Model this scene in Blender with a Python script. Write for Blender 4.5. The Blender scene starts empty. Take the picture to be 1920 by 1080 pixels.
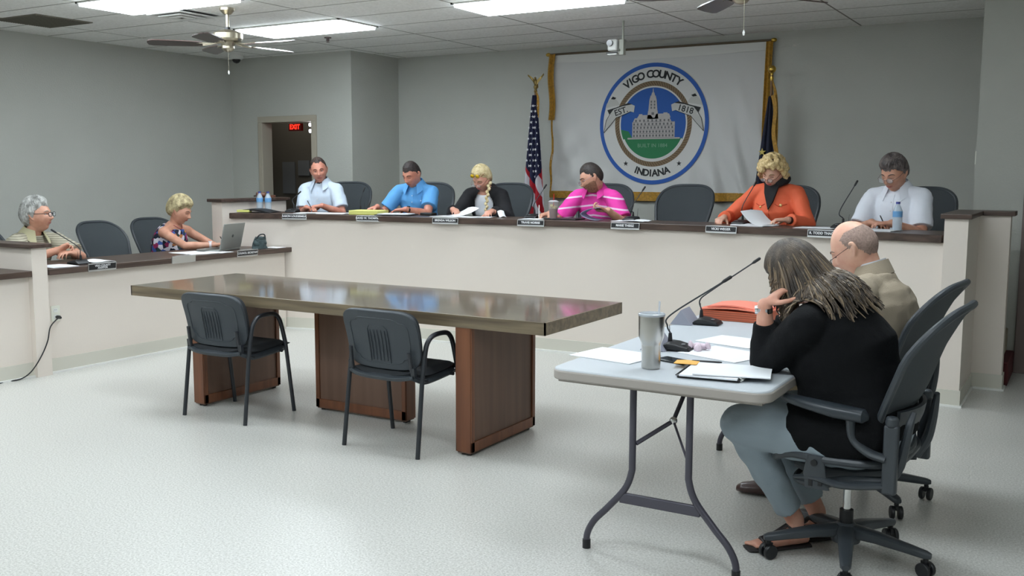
import bpy, bmesh, math, random
import numpy as np
from mathutils import Vector, Matrix, noise, Euler
random.seed(7)
PI = math.pi
SC = bpy.context.scene
COL = SC.collection
V = lambda *a: np.array(a, float)
def nrm(v):
    v = np.array(v, float); return v / (np.linalg.norm(v) + 1e-12)
def R(d): return math.radians(d)

# ------------------------------------------------------------------ materials
def lin(c):
    return tuple((x/255/12.92 if x/255 <= .04045 else ((x/255+.055)/1.055)**2.4) for x in c) + (1,)
MATS = {}
def mat(name, rgb, rough=.6, metal=0, var=0, vscale=8, bump=0, bscale=60, coat=0, emit=None, estr=0, spec=.5,
        alpha=1, trans=0, sss=0, rgb2=None, stretch=None):
    if name in MATS: return MATS[name]
    m = bpy.data.materials.new(name); m.use_nodes = True
    nt = m.node_tree; b = nt.nodes['Principled BSDF']; L = nt.links.new
    b.inputs['Base Color'].default_value = lin(rgb)
    b.inputs['Roughness'].default_value = rough; b.inputs['Metallic'].default_value = metal
    b.inputs['Specular IOR Level'].default_value = spec
    b.inputs['Coat Weight'].default_value = coat; b.inputs['Coat Roughness'].default_value = .08
    b.inputs['Transmission Weight'].default_value = trans
    b.inputs['Alpha'].default_value = alpha
    if sss:
        b.inputs['Subsurface Weight'].default_value = sss
        b.inputs['Subsurface Radius'].default_value = (.012, .005, .003)
        b.inputs['Subsurface Scale'].default_value = 1.0
    tc = nt.nodes.new('ShaderNodeTexCoord')
    src = tc.outputs['Object']
    if stretch:
        mp = nt.nodes.new('ShaderNodeMapping'); mp.inputs['Scale'].default_value = stretch
        L(src, mp.inputs['Vector']); src = mp.outputs['Vector']
    if var or rgb2:
        n = nt.nodes.new('ShaderNodeTexNoise'); n.inputs['Scale'].default_value = vscale
        n.inputs['Detail'].default_value = 5
        L(src, n.inputs['Vector'])
        r = nt.nodes.new('ShaderNodeValToRGB')
        a = lin(rgb)
        c2 = lin(rgb2) if rgb2 else tuple(x*(1-var) for x in a[:3]) + (1,)
        c1 = a if rgb2 else tuple(min(1, x*(1+var)) for x in a[:3]) + (1,)
        r.color_ramp.elements[0].position = .35; r.color_ramp.elements[1].position = .65
        r.color_ramp.elements[0].color = c2; r.color_ramp.elements[1].color = c1
        L(n.outputs['Fac'], r.inputs['Fac']); L(r.outputs['Color'], b.inputs['Base Color'])
    if bump:
        n2 = nt.nodes.new('ShaderNodeTexNoise'); n2.inputs['Scale'].default_value = bscale
        n2.inputs['Detail'].default_value = 3
        L(src, n2.inputs['Vector'])
        bp = nt.nodes.new('ShaderNodeBump'); bp.inputs['Strength'].default_value = bump
        bp.inputs['Distance'].default_value = .01
        L(n2.outputs['Fac'], bp.inputs['Height']); L(bp.outputs['Normal'], b.inputs['Normal'])
    if emit:
        b.inputs['Emission Color'].default_value = lin(emit); b.inputs['Emission Strength'].default_value = estr
    MATS[name] = m; return m

def nodes(m): return m.node_tree.nodes, m.node_tree.links.new, m.node_tree.nodes['Principled BSDF']
def nmath(ns, L, op, a, b=None, c=None):
    n = ns.new('ShaderNodeMath'); n.operation = op
    for i, x in enumerate((a, b, c)):
        if x is None: continue
        if isinstance(x, (int, float)): n.inputs[i].default_value = x
        else: L(x, n.inputs[i])
    return n.outputs[0]
def nmix(ns, L, fac, c1, c2):
    n = ns.new('ShaderNodeMix'); n.data_type = 'RGBA'
    L(fac, n.inputs[0])
    for i, c in ((6, c1), (7, c2)):
        if isinstance(c, tuple): n.inputs[i].default_value = c
        else: L(c, n.inputs[i])
    return n.outputs[2]
def sep(ns, L, kind='Object'):
    tc = ns.new('ShaderNodeTexCoord'); s = ns.new('ShaderNodeSeparateXYZ'); L(tc.outputs[kind], s.inputs[0]); return s.outputs, tc.outputs[kind]

def wood(name, dark, light, rough=.35, coat=0, axis=0, scale=9):
    if name in MATS: return MATS[name]
    m = mat(name, light, rough, coat=coat); ns, L, b = nodes(m)
    tc = ns.new('ShaderNodeTexCoord'); mp = ns.new('ShaderNodeMapping')
    s = [scale*2.2]*3; s[axis] = scale*.12
    mp.inputs['Scale'].default_value = s
    L(tc.outputs['Object'], mp.inputs[0])
    n = ns.new('ShaderNodeTexNoise'); n.inputs['Scale'].default_value = 1.6; n.inputs['Detail'].default_value = 7
    n.inputs['Distortion'].default_value = .4
    L(mp.outputs[0], n.inputs['Vector'])
    r = ns.new('ShaderNodeValToRGB'); r.color_ramp.elements[0].position = .33; r.color_ramp.elements[1].position = .68
    r.color_ramp.elements[0].color = lin(dark); r.color_ramp.elements[1].color = lin(light)
    L(n.outputs['Fac'], r.inputs[0]); L(r.outputs[0], b.inputs['Base Color'])
    return m

wall_m = mat('painted_drywall', (186, 187, 180), .75, bump=.28, bscale=70, var=.02, vscale=2)
dais_m = mat('beige_painted_panel', (222, 212, 202), .6, bump=.05, bscale=90, var=.012, vscale=1.5)
base_m = mat('vinyl_baseboard', (205, 202, 190), .45)
strip_m = mat('white_caulk_strip', (228, 228, 224), .5)
frame_m = mat('door_frame_paint', (176, 168, 152), .5)
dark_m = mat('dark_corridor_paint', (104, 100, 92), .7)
alu = mat('aluminium', (190, 190, 190), .35, .9)
chrome = mat('chrome', (215, 215, 215), .15, 1)
nickel = mat('brushed_nickel', (176, 168, 150), .3, .95)
steel = mat('brushed_steel', (190, 188, 184), .26, 1, bump=.05, bscale=40, stretch=(1, 1, 12))
brass = mat('brass', (200, 165, 80), .28, 1)
gold = mat('gold_fringe', (172, 128, 40), .6, var=.25, vscale=60, bump=.4, bscale=150)
blackp = mat('black_plastic', (24, 25, 28), .45)
black_metal = mat('black_powder_coat', (40, 43, 48), .4)
graph = mat('graphite_plastic', (58, 63, 68), .42, bump=.04, bscale=200)
graph_l = mat('graphite_arm_pad', (50, 56, 62), .36)
meshm = mat('woven_mesh', (62, 68, 72), .62, bump=.5, bscale=420, var=.12, vscale=300)
meshl = mat('seat_weave', (54, 60, 64), .7, bump=.4, bscale=300)
charcoal = mat('charcoal_vinyl', (54, 60, 66), .5, bump=.1, bscale=160)
charcoal_f = mat('black_seat_fabric', (34, 37, 41), .85, bump=.2, bscale=300)
paper = mat('white_paper', (232, 234, 238), .7)
paper2 = mat('blue_shade_paper', (178, 186, 215), .7)
legal = mat('yellow_legal_pad', (222, 222, 130), .7)
orange_pad = mat('pale_orange_note', (240, 180, 90), .7)
folder_m = mat('salmon_folder', (226, 128, 104), .65, var=.05, vscale=4)
ink = mat('black_ink', (22, 22, 24), .6)
leather = mat('black_leather_cover', (30, 30, 31), .5, bump=.1, bscale=120)
white_p = mat('white_plastic', (225, 226, 222), .4)
ivory = mat('ivory_plate', (224, 224, 212), .45)
red_p = mat('red_plastic', (205, 40, 35), .4)
counter_m = wood('dark_walnut_laminate', (58, 44, 38), (88, 71, 62), .38, axis=0)
counter_y = wood('dark_walnut_laminate_run', (58, 44, 38), (88, 71, 62), .38, axis=1)
table_m = wood('walnut_table_laminate', (100, 84, 66), (136, 119, 96), .22, coat=.9, axis=0, scale=7)
table_e = wood('walnut_table_edge', (92, 80, 64), (128, 114, 92), .35, axis=0, scale=9)
panel_m = wood('reddish_wood_panel', (102, 76, 62), (118, 90, 74), .5, axis=2, scale=4)
panel_f = wood('reddish_wood_edge', (104, 62, 40), (128, 80, 52), .4, axis=2, scale=6)
fold_m = mat('blow_moulded_plastic', (188, 193, 198), .45, bump=.12, bscale=260)
fold_e = mat('table_edge_plastic', (164, 157, 150), .5)
legm = mat('grey_hammered_steel', (78, 76, 86), .35, .3)
bottle_m = mat('clear_water_bottle', (205, 220, 232), .12, alpha=.55, spec=.6)
label_m = mat('blue_bottle_label', (110, 165, 215), .5)
carpet = mat('maroon_carpet', (92, 42, 44), .95, bump=.4, bscale=300)
carpet_g = mat('grey_platform_carpet', (165, 160, 150), .95, bump=.4, bscale=300)
glass_m = mat('lens_glass', (235, 240, 245), .05, alpha=.18)

# floor: speckled vinyl tile
floor_m = mat('speckled_vinyl_floor', (206, 203, 193), .3); ns, L, b = nodes(floor_m)
tc = ns.new('ShaderNodeTexCoord')
n1 = ns.new('ShaderNodeTexNoise'); n1.inputs['Scale'].default_value = 110; n1.inputs['Detail'].default_value = 8
n1.inputs['Roughness'].default_value = .75
n2 = ns.new('ShaderNodeTexNoise'); n2.inputs['Scale'].default_value = .9
L(tc.outputs['Object'], n1.inputs['Vector']); L(tc.outputs['Object'], n2.inputs['Vector'])
r1 = ns.new('ShaderNodeValToRGB'); r1.color_ramp.elements[0].position = .36; r1.color_ramp.elements[1].position = .6
r1.color_ramp.elements[0].color = lin((160, 158, 151)); r1.color_ramp.elements[1].color = lin((214, 213, 208))
L(n1.outputs['Fac'], r1.inputs[0])
L(r1.outputs[0], b.inputs['Base Color'])
bk = ns.new('ShaderNodeBump'); bk.inputs['Strength'].default_value = .02; bk.inputs['Distance'].default_value = .004
L(n1.outputs['Fac'], bk.inputs['Height']); L(bk.outputs[0], b.inputs['Normal'])
b.inputs['Roughness'].default_value = .32

# ceiling: 2x4 lay-in tiles, dark-ish grid lines
GX0, GXS, GY0, GYS = -6.95, 1.265, 5.03, .55
ceil_m = mat('acoustic_ceiling_tile', (214, 214, 208), .9); ns, L, b = nodes(ceil_m)
(sx, sy, sz), oc = sep(ns, L)
def gridline(s, o, step, w):
    t = nmath(ns, L, 'DIVIDE', nmath(ns, L, 'SUBTRACT', s, o), step)
    fr = nmath(ns, L, 'ABSOLUTE', nmath(ns, L, 'SUBTRACT', nmath(ns, L, 'FRACT', nmath(ns, L, 'ADD', t, .5)), .5))
    return nmath(ns, L, 'LESS_THAN', fr, w/step/2)
gl = nmath(ns, L, 'MAXIMUM', gridline(sx, GX0, GXS, .016), gridline(sy, GY0, GYS, .016))
nz = ns.new('ShaderNodeTexNoise'); nz.inputs['Scale'].default_value = 45; nz.inputs['Detail'].default_value = 6; L(oc, nz.inputs['Vector'])
rz = ns.new('ShaderNodeValToRGB'); rz.color_ramp.elements[0].position = .38; rz.color_ramp.elements[1].position = .6
rz.color_ramp.elements[0].color = lin((238, 238, 234)); rz.color_ramp.elements[1].color = lin((250, 250, 247)); L(nz.outputs['Fac'], rz.inputs[0])
L(nmix(ns, L, gl, rz.outputs[0], lin((136, 134, 126))), b.inputs['Base Color'])
bz = ns.new('ShaderNodeBump'); bz.inputs['Strength'].default_value = .3; bz.inputs['Distance'].default_value = .005
L(nz.outputs['Fac'], bz.inputs['Height']); L(bz.outputs[0], b.inputs['Normal'])

# troffer lens: prismatic pattern that gives off light
lens_m = mat('troffer_lens', (230, 240, 245), .5); ns, L, b = nodes(lens_m)
(sx, sy, sz), oc = sep(ns, L)
c1 = nmath(ns, L, 'SINE', nmath(ns, L, 'MULTIPLY', sx, 42)); c2 = nmath(ns, L, 'SINE', nmath(ns, L, 'MULTIPLY', sy, 42))
w = nmath(ns, L, 'MULTIPLY_ADD', nmath(ns, L, 'MULTIPLY', c1, c2), .12, 1)
b.inputs['Emission Color'].default_value = (.85, .94, 1.0, 1)
LENS = ns, L, b, w

# ------------------------------------------------------------------ mesh builder
def cat_rom(pts, sub=6):
    P = [np.array(p, float) for p in pts]
    if len(P) < 3: return P
    out = []
    Q = [2*P[0]-P[1]] + P + [2*P[-1]-P[-2]]
    for i in range(1, len(Q)-2):
        p0, p1, p2, p3 = Q[i-1:i+3]
        for k in range(sub):
            t = k/sub
            out.append(.5*((2*p1)+(-p0+p2)*t+(2*p0-5*p1+4*p2-p3)*t*t+(-p0+3*p1-3*p2+p3)*t**3))
    out.append(P[-1]); return out
def resamp(vals, n):
    vals = list(vals)
    return list(np.interp(np.linspace(0, len(vals)-1, n), range(len(vals)), vals))

class MB:
    def __init__(s): s.v = []; s.f = []; s.m = []; s.cur = 0
    def add(s, vs, fs):
        o = len(s.v); s.v += [tuple(map(float, p)) for p in vs]
        s.f += [tuple(i+o for i in f) for f in fs]; s.m += [s.cur]*len(fs); return s
    def box(s, c, d, rot=None, taper=1):
        vs = []
        for z in (-1, 1):
            k = taper if z > 0 else 1
            for x, y in ((-1, -1), (1, -1), (1, 1), (-1, 1)):
                vs.append(Vector((x*d[0]/2*k, y*d[1]/2*k, z*d[2]/2)))
        if rot is not None:
            M = rot if isinstance(rot, Matrix) else Euler(rot).to_matrix()
            vs = [M @ p for p in vs]
        vs = [(p.x+c[0], p.y+c[1], p.z+c[2]) for p in vs]
        return s.add(vs, [(3, 2, 1, 0), (4, 5, 6, 7), (0, 1, 5, 4), (1, 2, 6, 5), (2, 3, 7, 6), (3, 0, 4, 7)])
    def bx(s, x0, x1, y0, y1, z0, z1): return s.box(((x0+x1)/2, (y0+y1)/2, (z0+z1)/2), (abs(x1-x0), abs(y1-y0), abs(z1-z0)))
    def loft(s, secs, n=16, cap=True, power=2):
        """secs: (centre, ax, ay) half-axis vectors"""
        vs = []; fs = []
        for c, ax, ay in secs:
            for i in range(n):
                a = 2*PI*i/n; ca, sa = math.cos(a), math.sin(a)
                if power != 2:
                    ca = math.copysign(abs(ca)**(2/power), ca); sa = math.copysign(abs(sa)**(2/power), sa)
                vs.append(np.array(c)+np.array(ax)*ca+np.array(ay)*sa)
        k = len(secs)
        for j in range(k-1):
            for i in range(n):
                i2 = (i+1) % n
                fs.append((j*n+i, j*n+i2, (j+1)*n+i2, (j+1)*n+i))
        if cap:
            fs.append(tuple(range(n-1, -1, -1))); fs.append(tuple((k-1)*n+i for i in range(n)))
        return s.add(vs, fs)
    def tube(s, pts, r, n=10, sub=0, flat=1, up=None, cap=True, closed=False):
        P = cat_rom(pts, sub) if sub else [np.array(p, float) for p in pts]
        rs = [r]*len(P) if isinstance(r, (int, float)) else resamp(r, len(P))
        T = []
        for i in range(len(P)):
            a = P[max(0, i-1)] if not closed else P[i-1]; b = P[min(len(P)-1, i+1)] if not closed else P[(i+1) % len(P)]
            T.append(nrm(b-a))
        u = np.array(up, float) if up is not None else (V(0, 0, 1) if abs(T[0][2]) < .9 else V(1, 0, 0))
        secs = []
        for p, t, rr in zip(P, T, rs):
            if up is not None: u = np.array(up, float)
            x = u - t*np.dot(u, t); x = nrm(x); u = x
            y = np.cross(t, x)
            secs.append((p, x*rr*flat, y*rr))
        if closed:
            vs = []; fs = []; k = len(secs)
            for c, ax, ay in secs:
                for i in range(n):
                    a = 2*PI*i/n; vs.append(c+ax*math.cos(a)+ay*math.sin(a))
            for j in range(k):
                for i in range(n):
                    fs.append((j*n+i, j*n+(i+1) % n, ((j+1) % k)*n+(i+1) % n, ((j+1) % k)*n+i))
            return s.add(vs, fs)
        return s.loft(secs, n, cap)
    def cap_tube(s, pts, r, n=12):
        """tube with rounded ends"""
        P = [np.array(p, float) for p in pts]; rs = [r]*len(P) if isinstance(r, (int, float)) else list(r)
        s.tube(P, rs, n); s.ball(P[0], (rs[0],)*3, n=n); s.ball(P[-1], (rs[-1],)*3, n=n); return s
    def ball(s, c, r, rot=None, n=16):
        m = max(6, n//2); vs = []; fs = []
        M = rot
        for j in range(m+1):
            p = PI*j/m
            for i in range(n):
                a = 2*PI*i/n
                q = Vector((r[0]*math.sin(p)*math.cos(a), r[1]*math.sin(p)*math.sin(a), r[2]*math.cos(p)))
                if M is not None: q = M @ q
                vs.append((q.x+c[0], q.y+c[1], q.z+c[2]))
        for j in range(m):
            for i in range(n):
                a, b_, c_, d_ = j*n+i, j*n+(i+1) % n, (j+1)*n+(i+1) % n, (j+1)*n+i
                if j == 0: fs.append((a, d_, c_))
                elif j == m-1: fs.append((a, d_, b_))
                else: fs.append((a, d_, c_, b_))
        return s.add(vs, fs)
    def lathe(s, prof, c=(0, 0, 0), n=24, ax=2):
        vs = []; fs = []
        for r_, z in prof:
            for i in range(n):
                a = 2*PI*i/n; p = [r_*math.cos(a), r_*math.sin(a), z]
                if ax == 0: p = [p[2], p[0], p[1]]
                if ax == 1: p = [p[1], p[2], p[0]]
                vs.append((p[0]+c[0], p[1]+c[1], p[2]+c[2]))
        k = len(prof)
        for j in range(k-1):
            for i in range(n): fs.append((j*n+i, j*n+(i+1) % n, (j+1)*n+(i+1) % n, (j+1)*n+i))
        fs.append(tuple(range(n-1, -1, -1))); fs.append(tuple((k-1)*n+i for i in range(n)))
        return s.add(vs, fs)
    def cyl(s, c, r, h, n=20, ax=2): return s.lathe([(r, -h/2), (r, h/2)], c, n, ax)
    def prism(s, poly, t0, t1, f):
        """poly 2D (convex or not), f(u,v,t)->xyz"""
        n = len(poly)
        vs = [f(u, v, t0) for u, v in poly]+[f(u, v, t1) for u, v in poly]
        fs = [tuple(range(n-1, -1, -1)), tuple(range(n, 2*n))]+[(i, (i+1) % n, n+(i+1) % n, n+i) for i in range(n)]
        return s.add(vs, fs)
    def sheet(s, fn, nu, nv, th=0):
        """surface fn(u,v) u,v in 0..1, thickened along the normal by th"""
        g = [[np.array(fn(i/nu, j/nv), float) for i in range(nu+1)] for j in range(nv+1)]
        vs = [p for row in g for p in row]; W = nu+1
        fs = [(j*W+i, j*W+i+1, (j+1)*W+i+1, (j+1)*W+i) for j in range(nv) for i in range(nu)]
        if th:
            N = len(vs); back = []
            for j in range(nv+1):
                for i in range(nu+1):
                    du = g[j][min(nu, i+1)]-g[j][max(0, i-1)]; dv = g[min(nv, j+1)][i]-g[max(0, j-1)][i]
                    back.append(g[j][i]-nrm(np.cross(du, dv))*th)
            vs = vs+back; fs = fs+[tuple(N+i for i in reversed(f)) for f in fs]
            for i in range(nu):
                fs.append((i+1, i, N+i, N+i+1)); a = nv*W+i; fs.append((a, a+1, N+a+1, N+a))
            for j in range(nv):
                fs.append((j*W, (j+1)*W, N+(j+1)*W, N+j*W)); a = j*W+nu; fs.append((a+W, a, N+a, N+a+W))
        return s.add(vs, fs)
    def mesh(s, name, mats, smooth=True, angle=35):
        me = bpy.data.meshes.new(name); me.from_pydata(s.v, [], s.f)
        for m in (mats if isinstance(mats, (list, tuple)) else [mats]): me.materials.append(m)
        if len(me.polygons) == len(s.m) and max(s.m or [0]) > 0:
            me.polygons.foreach_set('material_index', s.m)
        bm = bmesh.new(); bm.from_mesh(me); bmesh.ops.recalc_face_normals(bm, faces=bm.faces); bm.to_mesh(me); bm.free()
        if smooth:
            me.polygons.foreach_set('use_smooth', [True]*len(me.polygons)); me.set_sharp_from_angle(angle=R(angle))
        me.update(); return me
    def build(s, name, mats, parent=None, bevel=0, loc=None, smooth=True, angle=35):
        me = s.mesh(name, mats, smooth, angle)
        return put(name, me, parent, bevel, loc)

def put(name, me, parent=None, bevel=0, loc=None):
    o = bpy.data.objects.new(name, me); COL.objects.link(o)
    if parent is not None: o.parent = parent
    if loc is not None: o.location = loc
    if bevel:
        b = o.modifiers.new('bevel', 'BEVEL'); b.width = bevel; b.segments = 2; b.limit_method = 'ANGLE'; b.angle_limit = R(40)
    return o
def tag(o, label=None, cat=None, group=None, kind=None):
    if label: o['label'] = label
    if cat: o['category'] = cat
    if group: o['group'] = group
    if kind: o['kind'] = kind
    return o
def thing(name, label, cat, loc=(0, 0, 0), rz=0, group=None):
    o = bpy.data.objects.new(name, None); COL.objects.link(o); o.empty_display_size = .1
    o.location = loc; o.rotation_euler = (0, 0, rz); return tag(o, label, cat, group)
KIDS = {}
def dup(o, loc=None, rz=None, label=None, group=None, parent=None):
    c = o.copy(); COL.objects.link(c)
    if parent is not None: c.parent = parent
    if loc is not None: c.location = loc
    if rz is not None: c.rotation_euler = (0, 0, rz)
    if label: c['label'] = label
    if group: c['group'] = group
    for ch in [x for x in bpy.data.objects if x.parent == o]:
        dup(ch, parent=c)
    return c
def structure(name, mb, m, label=None, bevel=0, smooth=False):
    o = mb.build(name, m, bevel=bevel, smooth=smooth); o['kind'] = 'structure'
    if label: o['label'] = label
    return o
def text_mesh(txt, size, depth=.001, bold=0):
    cu = bpy.data.curves.new('lettering', 'FONT'); cu.body = txt; cu.size = size; cu.extrude = depth
    cu.align_x = 'CENTER'; cu.align_y = 'CENTER'; cu.offset = bold; cu.resolution_u = 3
    o = bpy.data.objects.new('lettering', cu); COL.objects.link(o)
    dg = bpy.context.evaluated_depsgraph_get(); me = bpy.data.meshes.new_from_object(o.evaluated_get(dg))
    bpy.data.objects.remove(o); bpy.data.curves.remove(cu); return me
def mesh_into(mb, me, M):
    mb.add([tuple(M @ v.co) for v in me.vertices], [tuple(p.vertices) for p in me.polygons])
def text_obj(name, txt, size, m, parent, M, depth=.001, bold=0):
    me = text_mesh(txt, size, depth, bold); me.transform(M); me.materials.clear(); me.materials.append(m)
    return put(name, me, parent)
def basis(x, y, z, o=(0, 0, 0)):
    M = Matrix.Identity(4)
    for i, c in enumerate((x, y, z)):
        for j in range(3): M[j][i] = c[j]
    for j in range(3): M[j][3] = o[j]
    return M
# ------------------------------------------------------------------ the room
CX, CY = -3.394, -2.615                      # centre of the dais arc
HC = 2.8125; PF = .355                       # ceiling, platform floor
def P(th, r, z=0):
    k = min(1, max(0, (-8-th)/11)); k = k*k*(3-2*k)      # the left end of the dais opens out a little
    a = R(th-.62*k); r = r+.28*k; return (CX+r*math.sin(a), CY+r*math.cos(a), z)
def arc(mb, r0, r1, a0, a1, z0, z1, n=40):
    poly = [(a0+(a1-a0)*i/n, r1) for i in range(n+1)]+[(a1-(a1-a0)*i/n, r0) for i in range(n+1)]
    vs = [P(a, r, z0) for a, r in poly]+[P(a, r, z1) for a, r in poly]
    N = len(poly); fs = [(i, (i+1) % N, N+(i+1) % N, N+i) for i in range(N)]
    for i in range(n):
        j = N-1-i; fs.append((i, i+1, j-1, j)); fs.append((N+i+1, N+i, N+j, N+j-1))
    return mb.add(vs, fs)
structure('floor', MB().bx(-10.2, 3.4, -3.2, 11, -.1, 0), floor_m)
structure('ceiling', MB().bx(-9.1, 3.4, -3.2, 9.45, HC, HC+.1), ceil_m)
structure('wall_left', MB().bx(-9.02, -8.9, -3.2, 8.6, 0, HC), wall_m)
structure('wall_right', MB().bx(3.2, 3.32, -3.2, 9.45, 0, HC), wall_m)
structure('wall_front', MB().bx(-9.02, 3.32, -3.2, -3.08, 0, HC), wall_m)
structure('wall_back', MB().bx(-7.06, -.67, 9.33, 9.45, 0, HC), wall_m)
structure('wall_alcove', MB().bx(-7.18, -7.06, 8.48, 9.45, 0, HC), wall_m)
mb = MB(); mb.bx(-8.9, -8.44, 8.48, 8.6, 0, HC); mb.bx(-7.58, -7.18, 8.48, 8.6, 0, HC); mb.bx(-8.44, -7.58, 8.48, 8.6, 2.1, HC)
structure('wall_doorway', mb, wall_m)
mb = MB(); mb.bx(-.79, -.44, 8.25, 8.37, 0, HC); mb.bx(-.79, -.67, 8.37, 9.33, 0, HC); mb.bx(-.44, .5, 8.25, 8.37, 2.1, HC); mb.bx(.5, 3.2, 8.25, 8.37, 0, HC)
structure('wall_back_right', mb, wall_m)
# doorway trim + dark corridor behind
mb = MB()
for x0, x1 in ((-8.455, -8.385), (-7.635, -7.565)): mb.bx(x0, x1, 8.455, 8.62, 0, 2.065)
mb.bx(-8.455, -7.565, 8.455, 8.62, 2.065, 2.135)
o = structure('trim_1', mb, frame_m, bevel=.006)
mb = MB(); mb.bx(-.45, -.36, 8.22, 8.4, 0, 2.06); mb.bx(.44, .52, 8.22, 8.4, 0, 2.06); mb.bx(-.45, .52, 8.22, 8.4, 2.06, 2.14)
structure('trim_2', mb, mat('taupe_door_frame', (118, 104, 100), .5), bevel=.006)
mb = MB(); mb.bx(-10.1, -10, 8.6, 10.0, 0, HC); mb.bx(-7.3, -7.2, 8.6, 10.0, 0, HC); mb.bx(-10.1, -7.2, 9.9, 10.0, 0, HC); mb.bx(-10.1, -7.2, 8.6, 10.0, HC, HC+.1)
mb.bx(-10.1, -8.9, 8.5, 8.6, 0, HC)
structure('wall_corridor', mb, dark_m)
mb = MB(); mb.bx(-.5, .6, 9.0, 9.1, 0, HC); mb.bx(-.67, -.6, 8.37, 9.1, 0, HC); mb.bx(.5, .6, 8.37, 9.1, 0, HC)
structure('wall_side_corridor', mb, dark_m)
mb = MB(); mb.bx(-8.9, -8.885, 7.0, 8.48, 0, .11); structure('baseboard_left', mb, base_m)

# platform, stair
mb = MB(); n = 30
pts = [P(-21+(36.2*i/n), 9.93) for i in range(n+1)]
poly = [(p[0], p[1]) for p in pts]+[(-.82, 9.33), (-7.05, 9.33)]
mb.prism(poly, 0, PF, lambda u, v, t: (u, v, t)); mb2 = mb
structure('floor_platform', mb, carpet_g)
st = thing('platform_stairs', 'maroon carpeted steps with pale nosing beside the right end wall of the dais', 'stairs', (-.6, 7.95, 0))
mb = MB(); mb.bx(-.17, .15, -.28, .28, 0, .17); mb.build('lower_step', carpet, st, bevel=.008)
mb = MB(); mb.bx(-.2, .1, .0, .29, .17, .34); mb.build('upper_step', mat('beige_step_box', (168, 158, 138), .8), st, bevel=.008)

# dais: half wall, counter, end walls
t = thing('dais', 'long curved beige council dais with vinyl base below the dark counter', 'dais', (0, 0, 0))
arc(MB(), 9.82, 9.93, -21.3, 15.2, 0, 1.053).build('front_panel', dais_m, t, smooth=True)
arc(MB(), 9.81, 9.822, -21.3, 15.25, 0.012, .11).build('baseboard', base_m, t, smooth=True)
arc(MB(), 9.795, 9.822, -21.3, 15.25, 0, .014).build('floor_strip', strip_m, t, smooth=True)
ct = arc(MB(), 9.785, 10.28, -21.2, 15.2, 1.054, 1.105, 60).build('curved_worktop', counter_m, None, bevel=.004)
tag(ct, 'curved dark walnut worktop along the top of the long dais', 'worktop')
def pier(name, label, boxes, caps, base=True):
    x0, y0 = boxes[0][0], boxes[0][2]
    t = thing(name, label, 'half wall', (x0, y0, 0))
    mb = MB()
    for b in boxes: mb.bx(b[0]-x0, b[1]-x0, b[2]-y0, b[3]-y0, 0, b[4])
    mb.build('wall_panel', dais_m, t, smooth=False)
    mb = MB()
    for b in caps: mb.bx(b[0]-x0, b[1]-x0, b[2]-y0, b[3]-y0, b[4], b[5])
    mb.build('cap', counter_m, t, bevel=.004, smooth=False)
    if base:
        mb = MB(); s = MB()
        for b in boxes:
            mb.bx(b[0]-x0-.008, b[1]-x0+.008, b[2]-y0-.008, b[3]-y0+.008, 0.012, .11)
            s.bx(b[0]-x0-.02, b[1]-x0+.02, b[2]-y0-.02, b[3]-y0+.02, 0, .013)
        mb.build('baseboard', base_m, t, smooth=False); s.build('floor_strip', strip_m, t, smooth=False)
    return t
pier('half_wall', 'beige L-shaped half wall with brown cap at the right end of the dais',
     [(-.812, -.672, 6.80, 7.62, 1.212), (-.672, -.478, 7.49, 7.62, 1.212)],
     [(-.835, -.65, 6.775, 7.65, 1.213, 1.245), (-.65, -.45, 7.46, 7.65, 1.213, 1.245)])
pier('half_wall', 'beige half wall with thin brown cap at the far left end of the dais, gavel on it',
     [(-7.40, -7.26, 6.76, 7.64, 1.205)], [(-7.435, -7.23, 6.73, 7.67, 1.206, 1.236)])
# side desk on the left
t = thing('side_desk', 'long straight beige side desk front under the lower brown counters, left', 'desk', (-6.62, 3.0, 0))
MB().bx(-.1, 0, 0, 3.93, 0, .738).build('front_panel', dais_m, t, smooth=False)
MB().bx(0, .01, 0, 3.90, .012, .11).build('baseboard', base_m, t, smooth=False)
MB().bx(0, .026, 0, 3.88, 0, .014).build('floor_strip', strip_m, t, smooth=False)
o = MB().bx(-.32, .32, -1.275, 1.275, 0, .045).build('side_worktop', counter_y, None, bevel=.004, loc=(-6.88, 5.705, .74))
tag(o, 'straight dark walnut side worktop carrying the silver laptop', 'worktop')
o = MB().bx(-.32, .32, -.65, .65, 0, .045).build('side_worktop', counter_y, None, bevel=.004, loc=(-6.88, 3.645, .74))
tag(o, 'dark walnut side worktop cut by the left photo edge, before the low divider', 'worktop')
pier('divider_wall', 'low beige divider wall with brown cap crossing the side desk at far left',
     [(-7.8, -6.568, 4.30, 4.42, .945)], [(-7.82, -6.545, 4.27, 4.45, .946, .975)], base=False)

# ------------------------------------------------------------------ ceiling things
ns, L, b, w = LENS
ESTR = 15.0
L(nmath(ns, L, 'MULTIPLY', w, ESTR), b.inputs['Emission Strength'])
def troffer(x, y, label, sx=GXS, sy=GYS):
    t = thing('ceiling_light', label, 'ceiling light', (x, y, HC), 0, 'lay-in fluorescent ceiling lights')
    m = MB(); a, c = sx/2, sy/2
    for q in ((-a, a, -c, -c+.02), (-a, a, c-.02, c), (-a, -a+.02, -c, c), (a-.02, a, -c, c)): m.bx(*q, -.012, .002)
    m.build('frame', white_p, t, smooth=False)
    MB().bx(-a+.02, a-.02, -c+.02, c-.02, -.03, .0).build('diffuser', lens_m, t, smooth=False)  # lens shaped to hang below the frame so its sides spill light on the ceiling
troffer(-6.32, 5.31, 'lit rectangular ceiling light above the left fan at the top edge')
troffer(-6.32, 6.95, 'lit rectangular ceiling light just right of the left ceiling fan')
troffer(-3.79, 6.80, 'lit rectangular ceiling light at top centre between the two fans')
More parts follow.
